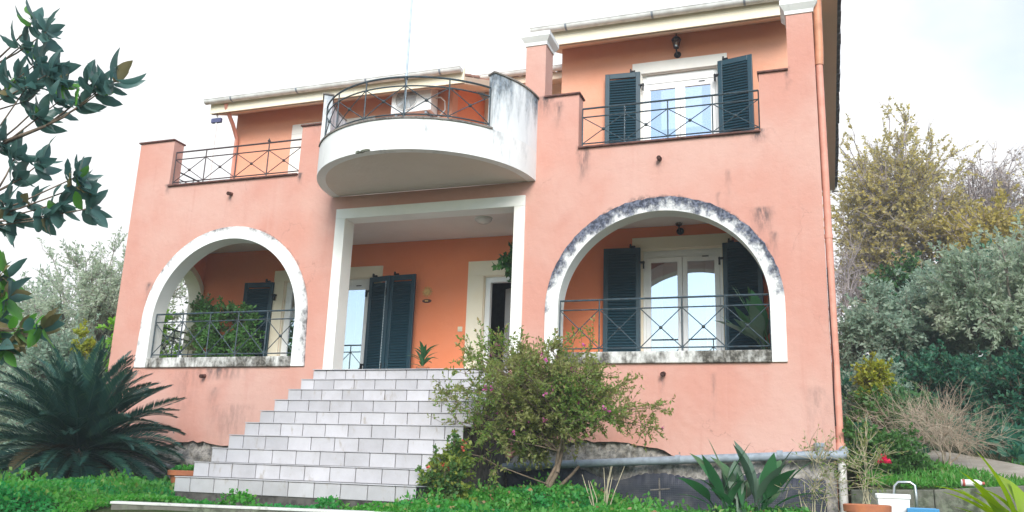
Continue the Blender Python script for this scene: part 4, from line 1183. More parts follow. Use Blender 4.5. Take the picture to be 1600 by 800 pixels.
tree('olive_tree', 'olive tree at the right edge above the dark bush', 'tree', 8.7, 8.6, (8.7, 8.4, 4.0), (1.6, 1.5, 1.7), 70, 18, .45, 20, .10, M['olive'], M['bark_grey'], 54, wr=.23, tr=.1, twr=.005, group=GO, up=.4)
tree('dark_bush', 'dense dark green bush above the path at the right edge', 'bush', 6.75, 4.2, (6.75, 4.2, 1.55), (1.05, .9, 1.0), 60, 14, .26, 18, .085, M['dense'], M['bark'], 55, wr=.27, tr=.05, stems=4, twr=.003)
tree('dark_bush', 'dark green bush in the gap behind the bare twiggy shrub', 'bush', 5.5, 5.6, (5.5, 5.6, 1.7), (1.1, .8, 1.0), 56, 14, .26, 17, .085, M['dense'], M['bark'], 56, wr=.25, tr=.05, stems=4, twr=.003)
tree('green_bush', 'mid green bush against the right house corner', 'bush', 4.35, 4.2, (4.4, 4.3, 1.45), (.55, .7, 1.0), 44, 12, .26, 16, .075, M['olive2'], M['bark'], 57, wr=.24, tr=.04, stems=4, twr=.003)
tree('yellow_bush', 'yellow green upright bush standing out from the dark slope', 'bush', 4.33, 3.3, (4.31, 3.3, 1.90), (.19, .2, .24), 22, 9, .16, 16, .065, M['yellowbush'], M['bark'], 58, wr=.28, tr=.03, stems=3, twr=.003, top=(4.33, 3.3, 1.6))
tree('green_bush', 'fresh green bush between the rose bush and the downpipe', 'bush', 4.15, 1.7, (4.22, 1.7, .85), (.42, .6, .62), 40, 12, .22, 17, .065, M['rose'], M['bark'], 59, wr=.3, tr=.03, stems=4, twr=.003)
tree('green_bush', 'leafy green bush on the bank left of the bare twiggy shrub', 'bush', 4.75, 2.9, (4.75, 2.9, 1.05), (.5, .6, .55), 40, 12, .24, 17, .07, M['ivy2'], M['bark'], 60, wr=.3, tr=.03, stems=4, twr=.003)
# bare twiggy shrub in front of the path
tree('bare_shrub', 'leafless tan shrub with many fine twigs above the low concrete wall', 'shrub', 4.95, .95, (4.86, .95, .95), (.78, .6, .52), 60, 9, .30, 0, .05, M['rose'], M['bark_tan'], 61, tr=.016, shell=.25, stems=9, twr=.0021, sub=4, jag=.3, up=.3, out=.9, low=-.3, top=(4.95, .95, .66))
# tall oaks far up the slope
GT = 'tall trees on the skyline'
tree('oak_tree', 'tall half bare oak with tan and golden leaves nearest the house', 'tree', 6.2, 18.5, (6.3, 18.5, 9.0), (2.5, 2.0, 3.6), 190, 9, .7, 22, .10, M['brownoak'], M['bark_far'], 71, wr=.36, tr=.16, twr=.009, sub=5, group=GT, up=.45, jag=.2, shell=.3)
tree('oak_tree', 'grey oak with bare upper twigs on the skyline behind the golden oak', 'tree', 9.3, 20.5, (9.2, 20.5, 9.2), (2.2, 2.0, 3.1), 150, 9, .75, 5, .10, M['lilacoak'], M['bark_far'], 72, wr=.33, tr=.17, twr=.009, sub=6, group=GT, up=.45, jag=.2, shell=.3)
tree('oak_tree', 'dry tan leaved oak at the far right edge', 'tree', 11.6, 19.5, (11.4, 19.5, 8.6), (2.2, 2.0, 3.2), 150, 9, .75, 9, .10, M['brownoak'], M['bark_far'], 73, wr=.33, tr=.17, twr=.009, sub=6, group=GT, up=.45, jag=.2, shell=.3)
tree('oak_tree', 'lower oak with golden leaves between the two skyline oaks', 'tree', 8.6, 17.0, (8.5, 17.0, 7.3), (1.5, 1.3, 1.5), 60, 18, .7, 12, .14, M['gold'], M['bark_far'], 74, wr=.35, tr=.15, twr=.009, group=GT, up=.3)
tree('oak_tree', 'slim golden leaved oak beside the house corner', 'tree', 5.15, 19.5, (5.1, 19.5, 8.0), (.75, .9, 2.2), 36, 16, .7, 6, .13, M['gold'], M['bark_far'], 75, wr=.35, tr=.12, twr=.009, group=GT, up=.3)
tree('ivy_clad_tree', 'dark ivy covered tree below the half bare oak', 'tree', 6.0, 15.5, (6.0, 15.5, 5.6), (1.1, 1.0, 1.3), 50, 14, .4, 16, .12, M['ivy'], M['bark'], 76, wr=.36, tr=.14, twr=.006)
tree('evergreen_tree', 'dark evergreen behind the olives below the bare skyline oak', 'tree', 8.2, 14.5, (8.2, 14.5, 5.4), (2.0, 1.2, 1.2), 60, 14, .5, 15, .13, M['dense'], M['bark'], 77, wr=.3, tr=.14, twr=.006)
tree('bare_tree', 'thin bare sapling showing behind the roof verge', 'tree', 4.5, 16.0, (4.55, 16.0, 5.9), (.75, .8, 2.0), 30, 8, .5, 0, .1, M['gold'], M['bark_far'], 78, tr=.06, twr=.006, sub=4, up=.4)
# left side
tree('olive_tree', 'silver olive tree behind the left corner of the house', 'tree', -12.6, 4.2, (-12.2, 4.2, 3.2), (2.1, 2.0, 2.6), 110, 20, .5, 18, .10, M['olive'], M['bark_grey'], 81, wr=.18, tr=.14, twr=.006, group='olive trees left of the house', up=.4)
tree('olive_tree', 'paler olive tree farther back at the left edge', 'tree', -17.5, 7.5, (-17.5, 7.5, 3.0), (2.2, 2.0, 2.4), 70, 18, .55, 18, .12, M['olive'], M['bark_grey'], 82, wr=.18, tr=.14, twr=.006, group='olive trees left of the house', up=.4)
tree('olive_tree', 'olive tree standing low behind the cycad', 'tree', -10.6, 1.6, (-10.6, 1.6, 1.6), (1.3, 1.0, 1.5), 54, 16, .45, 17, .09, M['olive2'], M['bark_grey'], 83, wr=.18, tr=.09, twr=.005, group='olive trees left of the house', up=.4)
leafy('yellow_sapling', 'thin yellow leaved sapling between the cycad and the house corner', 'plant', (-8.05, -.3, -.2), (-8.02, -.3, 1.7), (-8.0, -.3, 2.15), (.10, .10, .28), 9, 5, .12, 12, .07, M['yellowbush'], M['bark'], 84, wr=.32, tr=.012, twr=.002)

# ------------------------------------------------------------------ magnolia reaching in from the left
MG = thing('magnolia_tree', (-4.7, -6.6, gz(-4.7, -6.6)), 'magnolia tree with big glossy leaves reaching in from the left edge', 'tree')
mgx, mgy = -4.7, -6.6
def magn_leaf(mat, seed, L=.155, w=.034):
    V = []; Fq = []; n = 8
    rg = random.Random(seed); cv = rg.uniform(-.1, .8); tw = rg.uniform(-.5, .5); wav = rg.uniform(0, .004)
    for i in range(n+1):
        s = i/n; ww = w*math.sin(math.pi*(s**.85))**.75 if 0 < i < n else (.002 if i == 0 else .0008)
        x = L*s; z = -L*cv*.5*s*s
        a_ = tw*s; ca, sa = math.cos(a_), math.sin(a_); f_ = ww*.3+wav*math.sin(i*2.3)
        V += [(x, -ww*ca-f_*sa, z-ww*sa+f_*ca), (x, 0, z), (x, ww*ca-f_*sa, z+ww*sa+f_*ca)]
    for i in range(n):
        b = 3*i; Fq += [(b, b+1, b+4, b+3), (b+1, b+2, b+5, b+4)]
    return np_mesh('leaf', np.array(V), np.array(Fq), mat, smooth=True)
ml = [magn_leaf(M['magnolia'], 1, .155, .040), magn_leaf(M['magnolia'], 2, .17, .04), magn_leaf(M['magnolia'], 3, .135, .036), magn_leaf(M['magnolia_lit'], 4, .15, .038), magn_leaf(M['magnolia_brown'], 5, .15, .036), magn_leaf(M['magnolia'], 6, .165, .029), magn_leaf(M['magnolia'], 7, .14, .031), magn_leaf(M['magnolia'], 8, .12, .030)]
DARK = [0, 1, 2, 5, 6, 7]
MBR = [  # branch chains ending in leaf whorls (world coordinates)
    ((-4.6, -6.5, 2.2), (-3.75, -6.1, 2.75), [(-3.42, -6.05, 2.98), (-3.08, -6.0, 3.24), (-2.88, -6.0, 3.36), (-3.18, -6.1, 3.52), (-2.98, -5.9, 3.60)]),
    ((-3.42, -6.05, 2.98), (-3.0, -6.0, 3.12), [(-2.62, -6.0, 3.30), (-2.42, -6.0, 3.42), (-2.26, -6.0, 3.48), (-2.55, -5.95, 3.52)]),
    ((-4.6, -6.5, 2.4), (-3.9, -6.1, 3.3), [(-3.40, -6.05, 3.62), (-3.22, -6.0, 3.80), (-3.05, -6.0, 3.66), (-3.28, -6.0, 3.40), (-3.45, -6.1, 3.50)]),
    ((-4.6, -6.5, 2.6), (-3.9, -6.0, 3.8), [(-3.45, -6.0, 4.02), (-3.20, -6.0, 4.10), (-3.38, -6.0, 4.26)]),
    ((-4.6, -6.5, 1.9), (-3.7, -6.1, 2.2), [(-3.28, -6.0, 2.42), (-2.98, -6.0, 2.38), (-2.66, -6.0, 2.36), (-2.46, -6.0, 2.50), (-2.36, -5.95, 2.30), (-2.72, -6.05, 2.20), (-2.50, -6.0, 2.60)]),
    ((-3.7, -6.1, 2.2), (-3.4, -6.05, 2.5), [(-3.22, -6.0, 2.66), (-3.02, -5.95, 2.80), (-3.30, -6.0, 2.88), (-3.15, -6.05, 2.25), (-3.35, -6.05, 2.15)]),
    ((-4.6, -6.5, 1.2), (-3.6, -6.1, 1.3), [(-3.15, -6.0, 1.32), (-2.85, -6.0, 1.22), (-2.62, -6.0, 1.24), (-2.95, -6.05, 1.05), (-3.22, -6.0, 1.10)]),
    ((-4.6, -6.5, 1.4), (-3.7, -6.1, 1.55), [(-3.30, -6.0, 1.60), (-3.02, -6.05, 1.50), (-3.18, -5.95, 1.72), (-3.34, -6.05, 1.40)]),
]
mb = MB()
mb.tube([(mgx, mgy, gz(mgx, mgy)-.2), (mgx+.05, mgy, .6), (mgx+.1, mgy+.1, 2.2), (mgx+.15, mgy+.1, 4.5)], [.12, .10, .075, .03], 9)
rg = np.random.default_rng(17); nleaf = 0; spare = []
for a, b, ends in MBR:
    mb.tube([a, b], [.022, .013], 6)
    for e in ends:
        b_ = Vector(b); e_ = Vector(e); mid = (b_+e_)/2+Vector((0, 0, -.03)); mb.tube([b_, mid, e_], [.011, .008, .005], 5)
        d = (e_-b_).normalized()
        for k in range(int(rg.integers(9, 14))):
            azi = k*137.5+rg.normal(0, 12); lean = rg.uniform(38, 95)
            q = d.to_track_quat('X', 'Z').to_matrix()
            rot = q @ Matrix.Rotation(R(azi), 3, 'X') @ Matrix.Rotation(R(-lean), 3, 'Y')
            r_ = rg.random(); lo = e[2] < 1.8
            mi = DARK[int(rg.integers(0, 6))] if r_ < (.38 if lo else .92) else (3 if r_ < (.80 if lo else .97) else 4)
            p = e_-d*(.03*(k % 4))
            place('leaf', ml[mi], MG, p, rot @ Matrix.Rotation(R(rg.normal(0, 15)), 3, 'X'), rg.uniform(1.1, 1.75)); nleaf += 1
mb.build('trunk', M['bark'], MG, smooth=True)
# the rest of its crown, outside the picture
Pb = []; Dd = []
for k in range(500):
    v = unit(rg.standard_normal(3)); Pb.append(np.array((-5.2, -6.8, 2.9))+v*np.array((.9, 1.0, 1.6))*(.5+.5*rg.random())); Dd.append(v+rg.standard_normal(3)*.6)
np_obj('crown', *leaf_arrays(np.array(Pb), np.array(Dd), np.full(500, .155), .24, rg), M['magnolia'], MG, kind='stuff')

# ------------------------------------------------------------------ ground cover and grass
def scatter_cover(nm, label, catg, N, fx, mat, size, wr, lift, seed, upr=.8):
    rg = np.random.default_rng(seed)
    P_ = fx(rg, N)
    dens = np.sin(2.3*P_[:, 0]+1.1*P_[:, 1]+seed)*np.sin(1.9*P_[:, 1]-1.4*P_[:, 0]+2*seed)+.6*np.sin(6.1*P_[:, 0]+seed)*np.sin(5.3*P_[:, 1])
    P_ = P_[rg.random(len(P_)) < np.clip(.95+.6*dens, .3, 1)]
    z = ground_z(P_[:, 0], P_[:, 1])+lift(P_[:, 0], P_[:, 1])*rg.random(len(P_))**.45
    Pb = np.column_stack([P_, z])
    D = rg.standard_normal((len(P_), 3)); D[:, 2] = np.abs(D[:, 2])*upr
    o = np_obj(nm, *leaf_arrays(Pb, D, size*(.6+.8*rg.random(len(P_))), wr, rg), mat, kind='stuff')
    return tag(o, label, catg)
def mound(x, y): return .08+.05*np.sin(3.1*x+1.3*y)+.045*np.sin(5.7*y-2.2*x)+.34*np.exp(-((x-.3)/.9)**2-((y+1.3)/.8)**2)
def area(x0, x1, y0, y1, skip=None):
    def f(rg, N):
        P_ = np.column_stack([rg.uniform(x0, x1, N), rg.uniform(y0, y1, N)])
        return P_ if skip is None else P_[~skip(P_[:, 0], P_[:, 1])]
    return f
PATH = [(7.9, -2.0), (6.6, -.65), (5.7, .5), (5.0, 1.75), (4.55, 2.9), (4.3, 4.2)]
def path_skip(x, y):
    d = np.full(x.shape, 9.)
    for (ax, ay), (bx, by) in zip(PATH, PATH[1:]):
        t = np.clip(((x-ax)*(bx-ax)+(y-ay)*(by-ay))/((bx-ax)**2+(by-ay)**2), 0, 1)
        d = np.minimum(d, np.hypot(x-ax-t*(bx-ax), y-ay-t*(by-ay)))
    return d < .48
def kerb_skip(x, y): return (x > -3.3) & (x < -.4) & (y < -2.9) & (y > -4.7)
def stairs_skip(x, y): return (x > -3.75) & (x < -.54) & (y > -2.95)
scatter_cover('clover', 'bright green clover carpeting the bed under the flowering shrub', 'ground cover', 70000, area(-.75, 3.6, -3.6, -.1), M['clover'], .036, .46, mound, 91)
scatter_cover('clover', 'green leafy weeds carpeting the lawn in front of the cycad', 'ground cover', 64000, area(-9.5, -3.72, -5.6, -.4), M['clover'], .040, .42, lambda x, y: .09+.05*np.sin(2.9*x+y), 92)
scatter_cover('clover', 'small green clover patch round the left end of the pale kerb', 'ground cover', 9000, area(-4.3, -3.05, -5.6, -3.0, kerb_skip), M['clover'], .038, .42, lambda x, y: .06+0*x, 104)
scatter_cover('weeds', 'sparse weeds along the foot of the lowest step', 'ground cover', 1500, area(-3.6, -.5, -3.3, -2.98), M['clover'], .045, .4, lambda x, y: .16*np.clip(np.sin(3.3*x+.6)*np.sin(7.9*x), 0, 1)+.02, 93)
scatter_cover('grass', 'rough grass on the bank nearest the viewer', 'grass', 26000, area(-8, 7, -9, -3.6, kerb_skip), M['grassy'], .09, .07, lambda x, y: .0+.02*np.ones_like(x), 94, 2.5)
scatter_cover('grass', 'bright grass above the low concrete wall on the right', 'grass', 16000, area(4.0, 7.5, -.85, 1.4, path_skip), M['grassy'], .08, .10, lambda x, y: .05+0*x, 95, 2.0)
scatter_cover('grass', 'weedy grass below the low concrete wall on the right', 'grass', 12000, area(3.5, 6.5, -4.6, -1.1), M['grassy'], .07, .12, lambda x, y: .05+0*x, 96, 1.6)
scatter_cover('undergrowth', 'green undergrowth covering the slope beneath the trees on the right', 'undergrowth', 60000, area(3.95, 14, 1.0, 20, path_skip), M['dense'], .13, .28, lambda x, y: .30+.2*np.sin(2*x)*np.sin(1.7*y), 97, 1.2)
scatter_cover('undergrowth', 'green undergrowth beneath the olive trees on the left', 'undergrowth', 26000, area(-20, -8.0, -1, 9), M['olive2'], .13, .22, lambda x, y: .35+.2*np.sin(2*x)*np.sin(1.7*y), 98, 1.2)

scatter_cover('weeds', 'taller mixed weeds standing out of the clover bed', 'weeds', 5200, area(-.7, 3.4, -3.5, -.3), M['weedy'], .055, .3, lambda x, y: mound(x, y)+.14*np.clip(np.sin(4.3*x)*np.sin(5.1*y+1), 0, 1), 101, 1.8)
scatter_cover('weeds', 'taller mixed weeds standing out of the lawn by the cycad', 'weeds', 6500, area(-9, -3.75, -5.4, -.6), M['weedy'], .06, .3, lambda x, y: .10+.15*np.clip(np.sin(3.7*x)*np.sin(4.4*y+1), 0, 1), 102, 1.8)
scatter_cover('fallen_leaves', 'dry brown leaves lying on the clover under the shrub', 'leaves', 900, area(-.7, 3.4, -3.5, -.3), M['dry'], .055, .34, lambda x, y: mound(x, y)+.02, 103, .1)
# ------------------------------------------------------------------ path, low walls, kerb
pp = PATH
vs = []; fs = []
fine = []
for i in range(len(pp)-1):
    for j in range(8): t = j/8; fine.append((pp[i][0]+(pp[i+1][0]-pp[i][0])*t, pp[i][1]+(pp[i+1][1]-pp[i][1])*t))
fine.append(pp[-1])
for i, (x, y) in enumerate(fine):
    a = fine[max(0, i-1)]; b = fine[min(len(fine)-1, i+1)]; d = Vector((b[0]-a[0], b[1]-a[1])).normalized(); nrm = Vector((-d.y, d.x))
    zc = max(.30, gz(x, y))+.06
    for s in (-.42, .42):
        vs.append((x+nrm.x*s, y+nrm.y*s, zc-s*.12)); vs.append((x+nrm.x*s, y+nrm.y*s, zc-.5))
for i in range(len(fine)-1):
    a = 4*i; b = a+4
    fs += [(a, b, b+2, a+2), (a+1, b+1, b, a), (a+2, b+2, b+3, a+3)]
mb = MB(); mb.add(vs, fs); mb.build('path', M['path'], None, kind='structure')
mb = MB(); seg = [(3.80, .155), (4.62, .185), (5.5, .26), (6.6, .34)]
for (xa, za), (xb, zb) in zip(seg, seg[1:]):
    mb.hexa([(xa+.004, -1.10, -.6), (xb, -1.10, -.6), (xb, -.90, -.6), (xa+.004, -.90, -.6)], [(xa+.004, -1.10, za), (xb, -1.10, zb), (xb, -.90, zb), (xa+.004, -.90, za)])
tag(mb.build('retaining_wall', M['concrete'], None, bevel=.012), 'low mossy concrete wall holding the bank right of the house', 'wall')
K_ = thing('garden_kerb', (-1.95, -3.93, -.6), 'low concrete edging with a pale top in front of the steps', 'kerb')
ka, kb = Vector((-3.22, -4.27, 0)), Vector((-.45, -3.53, 0)); kd = (kb-ka).normalized(); kn = Vector((-kd.y, kd.x, 0))
MBk = MB(); Rk = Matrix((kd, kn, Vector((0, 0, 1)))).transposed(); L_ = (kb-ka).length
MBk.obox((ka+kb)/2+Vector((0, 0, -.43)), Rk, (L_/2, .07, .19)); MBk.build('kerb_body', M['concrete'], K_, bevel=.01)
MBk = MB(); MBk.obox((ka+kb)/2+Vector((0, 0, -.2275)), Rk, (L_/2+.01, .08, .0125)); MBk.build('kerb_top', M['kerbtop'], K_, bevel=.005)

# ------------------------------------------------------------------ air conditioner
AC = thing('air_conditioner', (-3.14, 1.5, 6.43), 'white outdoor air conditioner unit on the wall above the curved balcony', 'air conditioner')
xa, xb, ya, yb, za, zb = -3.55, -2.76, 1.44, 1.74, 6.43, 6.97
MB().box(xa, xb, ya, yb, za, zb).build('casing', M['ac_white'], AC, bevel=.015)
cx, cz = xa+.30, (za+zb)/2
Rx = Matrix.Rotation(R(90), 3, 'X')
mb = MB(); mb.lathe([(0, .003), (.215, .003), (.215, .0)], (cx, ya, cz), 32, Rx); mb.build('fan_recess', M['ac_dark'], AC)
mb = MB()
for k in range(5):
    a = R(72*k); Rf = Matrix.Rotation(a, 3, 'Y') @ Matrix.Rotation(R(18), 3, 'X'); mb.obox(Vector((cx, ya-.008, cz))+Matrix.Rotation(a, 3, 'Y') @ Vector((.11, 0, 0)), Rf, (.09, .002, .045))
mb.build('fan', M['pipe_grey'], AC)
mb = MB()
for k in range(-9, 10):
    x = cx+k*.0235; hh = math.sqrt(max(.0, .222**2-(k*.0235)**2)); mb.tube([(x, ya-.022, cz-hh), (x, ya-.022, cz+hh)], .0045, 4)
mb.tube([(cx+.222*math.cos(t*math.pi/16), ya-.02, cz+.222*math.sin(t*math.pi/16)) for t in range(32)], .006, 5, closed=True)
mb.build('fan_grille', M['white_plastic'], AC)
mb = MB()
for x in (xa+.1, xb-.1): mb.box(x-.02, x+.02, ya+.02, YB-.001, za-.045, za-.005)
mb.build('bracket', M['pipe_grey'], AC)
mb = MB(); mb.tube([(xb+.0, 1.62, za+.30), (xb+.10, 1.62, za+.31), (xb+.17, 1.66, za+.24), (xb+.16, 1.72, za+.10), (xb+.06, 1.75, za+.02), (xb-.05, 1.77, za-.05), (xb-.3, 1.77, za-.12)], .014, 8); mb.build('hose', M['white_plastic'], AC, smooth=True)

# ------------------------------------------------------------------ lanterns, ceiling lamp, sun plaque, masts
def lantern(loc, label):
    x, y, z = loc
    T = thing('wall_lantern', (x, y, z), label, 'lantern', 'wall lanterns over the right windows')
    mb = MB(); mb.lathe([(0, .0), (.055, .0), (.06, .012), (.04, .025), (0, .03)], (x, YB, z+.05), 16, Matrix.Rotation(R(90), 3, 'X'))
    mb.tube([(x, YB-.02, z+.05), (x, YB-.07, z+.02), (x, YB-.12, z+.04), (x, YB-.135, z+.10)], .012, 8); mb.build('bracket', M['black_iron'], T, smooth=40)
    c = (x, YB-.135, z+.10)
    MB().lathe([(.02, 0), (.045, .012), (.045, .02), (.03, .025)], c, 12).build('base', M['black_iron'], T, smooth=40)
    MB().lathe([(.040, .022), (.066, .155), (.066, .157), (.0, .158)], c, 6).build('glass', M['lampglass'], T)
    mb = MB()
    for k in range(6):
        a = 2*math.pi*k/6; mb.tube([(c[0]+.042*math.cos(a), c[1]+.042*math.sin(a), c[2]+.02), (c[0]+.069*math.cos(a), c[1]+.069*math.sin(a), c[2]+.16)], .004, 5)
    mb.build('cage', M['black_iron'], T)
    MB().lathe([(.082, .155), (.082, .165), (.05, .205), (.022, .22), (.022, .235), (.008, .245), (.006, .275), (0, .28)], c, 12).build('cover', M['black_iron'], T, smooth=30)
    MB().lathe([(0, .03), (.016, .04), (.022, .08), (.012, .12), (0, .125)], c, 10).build('bulb', M['milk'], T, smooth=True)
    return T
lt = lantern((1.565, YB, 7.03), 'black wall lantern over the upstairs window under the eaves')
copy_tree(lt, (1.57, YB, 3.965), 'black wall lantern in the shade under the right arch')
CL = thing('ceiling_lamp', (-1.37, .75, 4.10), 'round milky ceiling lamp inside the porch entrance', 'lamp')
MB().lathe([(.12, .02), (.135, .0), (.13, -.02), (.08, -.06), (0, -.075)], (-1.37, .75, 4.10), 24).build('shade', M['milk'], CL, smooth=True)
MB().lathe([(.10, .0), (.142, .0), (.142, .019), (.10, .019)], (-1.37, .75, 4.10), 24).build('rim', M['white'], CL, smooth=40)
SP = thing('sun_plaque', (-2.77, YB, 3.13), 'little clay sun ornament with an oval plaque on the orange porch wall', 'ornament')
mb = MB(); Rx = Matrix.Rotation(R(90), 3, 'X')
mb.lathe([(.038, .0), (.055, .01), (.055, .02), (.038, .018)], (-2.77, YB-.002, 3.195), 20, Rx)
for k in range(12):
    a = 2*math.pi*k/12; mb.obox((-2.77+.075*math.cos(a), YB-.012, 3.195+.075*math.sin(a)), Matrix.Rotation(-a, 3, 'Y'), (.018, .006, .009))
mb.build('sun_disc', M['gold_clay'], SP)
mb = MB(); n = 20
for k in range(n):
    pass
vs = [(-2.77+.085*math.cos(2*math.pi*k/n)*s, YB-d, 3.035+.032*math.sin(2*math.pi*k/n)*s) for s, d in ((1, .002), (1, .018), (.8, .022)) for k in range(n)]
mb.add(vs, [(r*n+k, r*n+(k+1) % n, (r+1)*n+(k+1) % n, (r+1)*n+k) for r in range(2) for k in range(n)]+[tuple(2*n+k for k in range(n))]); mb.build('plaque', M['coping'], SP)
MB().box(-2.74, -2.80, YB-.026, YB-.021, 3.022, 3.048).build('plaque_face', M['gold_clay'], SP)
MA = thing('antenna_mast', (-7.25, 1.3, ZU), 'thin mast with a flat dark blue antenna on the left terrace', 'antenna')
MB().tube([(-7.25, 1.3, ZU), (-7.25, 1.3, 6.78)], .018, 8).build('pole', M['gutter'], MA, smooth=40)
mb = MB(); mb.box(-7.36, -7.14, 1.27, 1.33, 6.60, 6.69); mb.tube([(-7.25, 1.3, 6.69), (-7.25, 1.3, 6.78)], .01, 6); mb.build('antenna_panel', simple('blue grey metal', (.10, .11, .22), .5, .2), MA, bevel=.005)
FP = thing('flag_pole', (-1.68, -1.60, 4.872), 'tall thin pale blue pole fixed to the curved balcony railing', 'pole')
MB().tube([(-1.68, -1.60, 4.874), (-1.68, -1.60, 8.6)], [.017, .010], 8).build('pole', simple('pale blue pole paint', (.50, .60, .68), .5), FP, smooth=40)
mb = MB(); mb.lathe([(.026, 0), (.026, .03), (.02, .035)], (-1.68, -1.60, 5.46), 10); mb.lathe([(.026, 0), (.026, .03), (.02, .035)], (-1.68, -1.60, 4.93), 10); mb.build('clamp', M['iron'], FP)

# ------------------------------------------------------------------ pots, tubs and odds and ends
def pot_thing(nm, label, x, y, z, r, h, mat, green=True, seed=1, size=.06):
    T = thing(nm, (x, y, z), label, 'pot')
    MB().lathe([(r*.72, 0), (r*.95, h*.78), (r*1.1, h*.80), (r*1.12, h*.98), (r*1.05, h), (r*.96, h), (r*.92, h*.8)], (x, y, z), 26).build('pot', mat, T, smooth=35)
    MB().lathe([(0, h*.84), (r*.93, h*.84)], (x, y, z), 20).build('soil', M['soil'], T)
    if green:
        rg = np.random.default_rng(seed); n = 240
        a = rg.uniform(0, 6.28, n); q = r*.95*np.sqrt(rg.random(n)); Pb = np.column_stack([x+q*np.cos(a), y+q*np.sin(a), z+h*.85+.09*rg.random(n)])
        D = rg.standard_normal((n, 3)); D[:, 2] = np.abs(D[:, 2])
        np_obj('foliage', *leaf_arrays(Pb, D, np.full(n, size), .4, rg), M['clover'], T, kind='stuff')
    return T
pot_thing('terracotta_pot', 'wide terracotta pot with small green plants left of the lowest steps', -4.58, -1.55, -.24, .24, .33, M['terracotta'])
pot_thing('terracotta_pot', 'orange terracotta pot on the ground at the right house corner', 3.85, -3.9, -.24, .16, .29, M['terracotta'], False)
def tub(nm, label, x, y, z, w, d, h, mat):
    T = thing(nm, (x, y, z), label, 'tub'); k = .85
    mb = MB(); b = [(x-w*k, y-d*k, z), (x+w*k, y-d*k, z), (x+w*k, y+d*k, z), (x-w*k, y+d*k, z)]; t = [(x-w, y-d, z+h), (x+w, y-d, z+h), (x+w, y+d, z+h), (x-w, y+d, z+h)]
    ti = [(x-w*.93, y-d*.93, z+h), (x+w*.93, y-d*.93, z+h), (x+w*.93, y+d*.93, z+h), (x-w*.93, y+d*.93, z+h)]; bi = [(x-w*.8, y-d*.8, z+.02), (x+w*.8, y-d*.8, z+.02), (x+w*.8, y+d*.8, z+.02), (x-w*.8, y+d*.8, z+.02)]
    mb.add(b+t+ti+bi, [(3, 2, 1, 0)]+[(i, (i+1) % 4, 4+(i+1) % 4, 4+i) for i in range(4)]+[(4+i, 4+(i+1) % 4, 8+(i+1) % 4, 8+i) for i in range(4)]+[(8+i, 8+(i+1) % 4, 12+(i+1) % 4, 12+i) for i in range(4)]+[(12, 13, 14, 15)])
    mb.build('tub_body', mat, T, bevel=.008)
    for ya, yb in ((y-d*1.06, y-d*.98), (y+d*.98, y+d*1.06)): MB().box(x-w*1.05, x+w*1.05, ya, yb, z+h-.03, z+h+.006).build('lip', mat, T, bevel=.004)
    return T
tub('plastic_tub', 'white plastic tub beside the orange pot in front of the low wall', 4.06, -3.6, -.24, .12, .10, .37, M['white_plastic'])
tub('plastic_tub', 'bright blue plastic tub beside the steel hoop', 4.26, -3.7, -.24, .11, .10, .27, M['blue_plastic'])
TH = thing('steel_hoop', (4.18, -3.2, -.24), 'bent steel tube hoop standing between the white and blue tubs', 'frame')
MB().tube([(4.08, -3.3, -.24), (4.085, -3.3, .10), (4.10, -3.3, .20), (4.13, -3.3, .232), (4.22, -3.3, .235), (4.255, -3.3, .21), (4.26, -3.3, .12), (4.26, -3.3, -.24)], .013, 10).build('tube', M['chrome'], TH, smooth=True)
BT = thing('plastic_bottle', (5.0, -1.0, .235), 'white plastic bottle with a red label band lying on the low concrete wall', 'bottle')
Ry = Matrix.Rotation(R(90), 3, 'Y')
zb_ = .255
MB().lathe([(0, -.10), (.033, -.098), (.036, -.09), (.036, .06), (.02, .09), (.014, .10), (0, .10)], (5.0, -1.0, zb_+.012), 16, Ry).build('bottle_body', M['white_plastic'], BT, smooth=40)
MB().lathe([(.0375, -.088), (.0375, -.062)], (5.0, -1.0, zb_+.012), 16, Ry).build('label_band', M['red_plastic'], BT, smooth=True)
MB().lathe([(.016, .10), (.016, .125), (0, .126)], (5.0, -1.0, zb_+.012), 12, Ry).build('cap', M['red_plastic'], BT, smooth=40)
CS = thing('cross_stake', (1.62, -.45, -.27), 'two grey sticks tied as a cross stuck in front of the black sheet', 'stake')
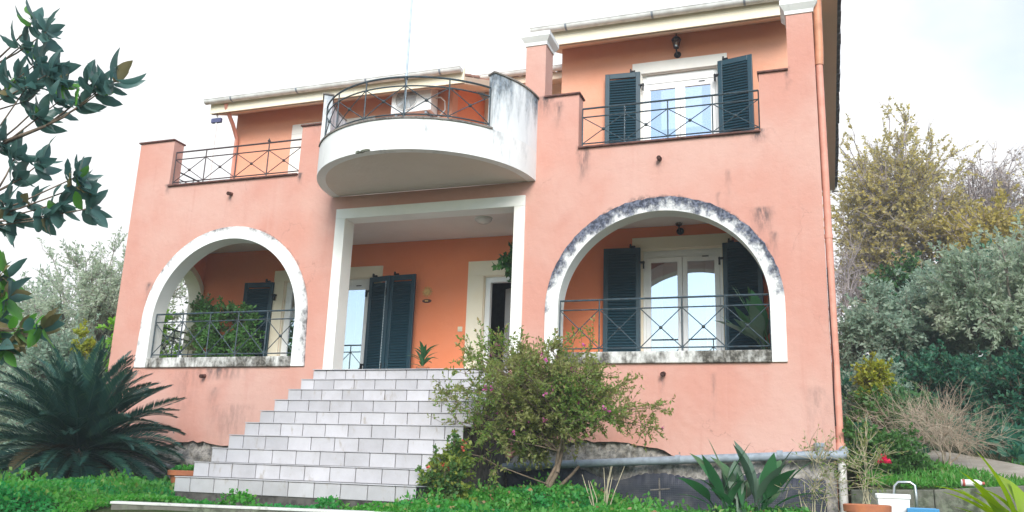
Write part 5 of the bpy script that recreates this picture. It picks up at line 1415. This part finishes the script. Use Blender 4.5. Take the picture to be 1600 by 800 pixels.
MB().tube([(1.62, -.45, -.4), (1.605, -.45, .21)], .011, 6).build('upright', M['wood_grey'], CS)
MB().tube([(1.50, -.47, .06), (1.74, -.465, .085)], .010, 6).build('crosspiece', M['wood_grey'], CS)
# dry stems
DS = thing('dry_stems', (1.22, -1.9, -.26), 'tuft of pale dry stems in the clover right of the flowering shrub', 'plant')
rg = np.random.default_rng(6)
for k in range(11):
    a = rg.uniform(0, 6.28); l = rg.uniform(.3, .62); s = rg.uniform(.1, .42)
    b = Vector((1.22+.05*math.cos(a), -1.9+.05*math.sin(a), -.26)); e = b+Vector((math.cos(a)*s*l, math.sin(a)*s*l, l)); m_ = (b+e)/2+Vector((rg.normal(0, .02), 0, .02))
    MB().tube([b, m_, e], [.006, .005, .003], 5).build('stem', M['straw'], DS)
# leggy plant at the corner
leafy('leggy_shrub', 'thin grey green leggy stems tangled at the right corner of the house', 'shrub', (3.45, -1.7, -.26), (3.45, -1.7, .1), (3.42, -1.7, .25), (.36, .3, .42), 16, 6, .24, 3, .04, M['oleander'], M['straw'], 33, wr=.16, tr=.008, shell=.25, stems=12, twr=.0028, up=.6)
leafy('leggy_shrub', 'taller bare stemmed shrub right of the white downpipe', 'shrub', (3.95, -1.6, -.26), (3.95, -1.6, .2), (3.95, -1.6, .35), (.26, .3, .48), 16, 6, .26, 4, .045, M['oleander'], M['straw'], 34, wr=.18, tr=.008, shell=.25, stems=9, twr=.0028, up=.6)

# ------------------------------------------------------------------ thin bright air
def make_haze(density):
    t = bpy.data.materials.new('thin bright haze'); t.use_nodes = True; n = t.node_tree; n.nodes.clear()
    o = n.nodes.new('ShaderNodeOutputMaterial'); v = n.nodes.new('ShaderNodeVolumePrincipled')
    v.inputs['Color'].default_value = (.86, .94, 1, 1); v.inputs['Density'].default_value = density
    n.links.new(v.outputs[0], o.inputs['Volume'])
    mb = MB(); mb.box(-910, 910, -710, 1510, -4, 20)
    h = mb.build('haze', t, None, kind='stuff'); h['label'] = 'thin pale haze over the garden'; h['category'] = 'haze'
make_haze(.0020)
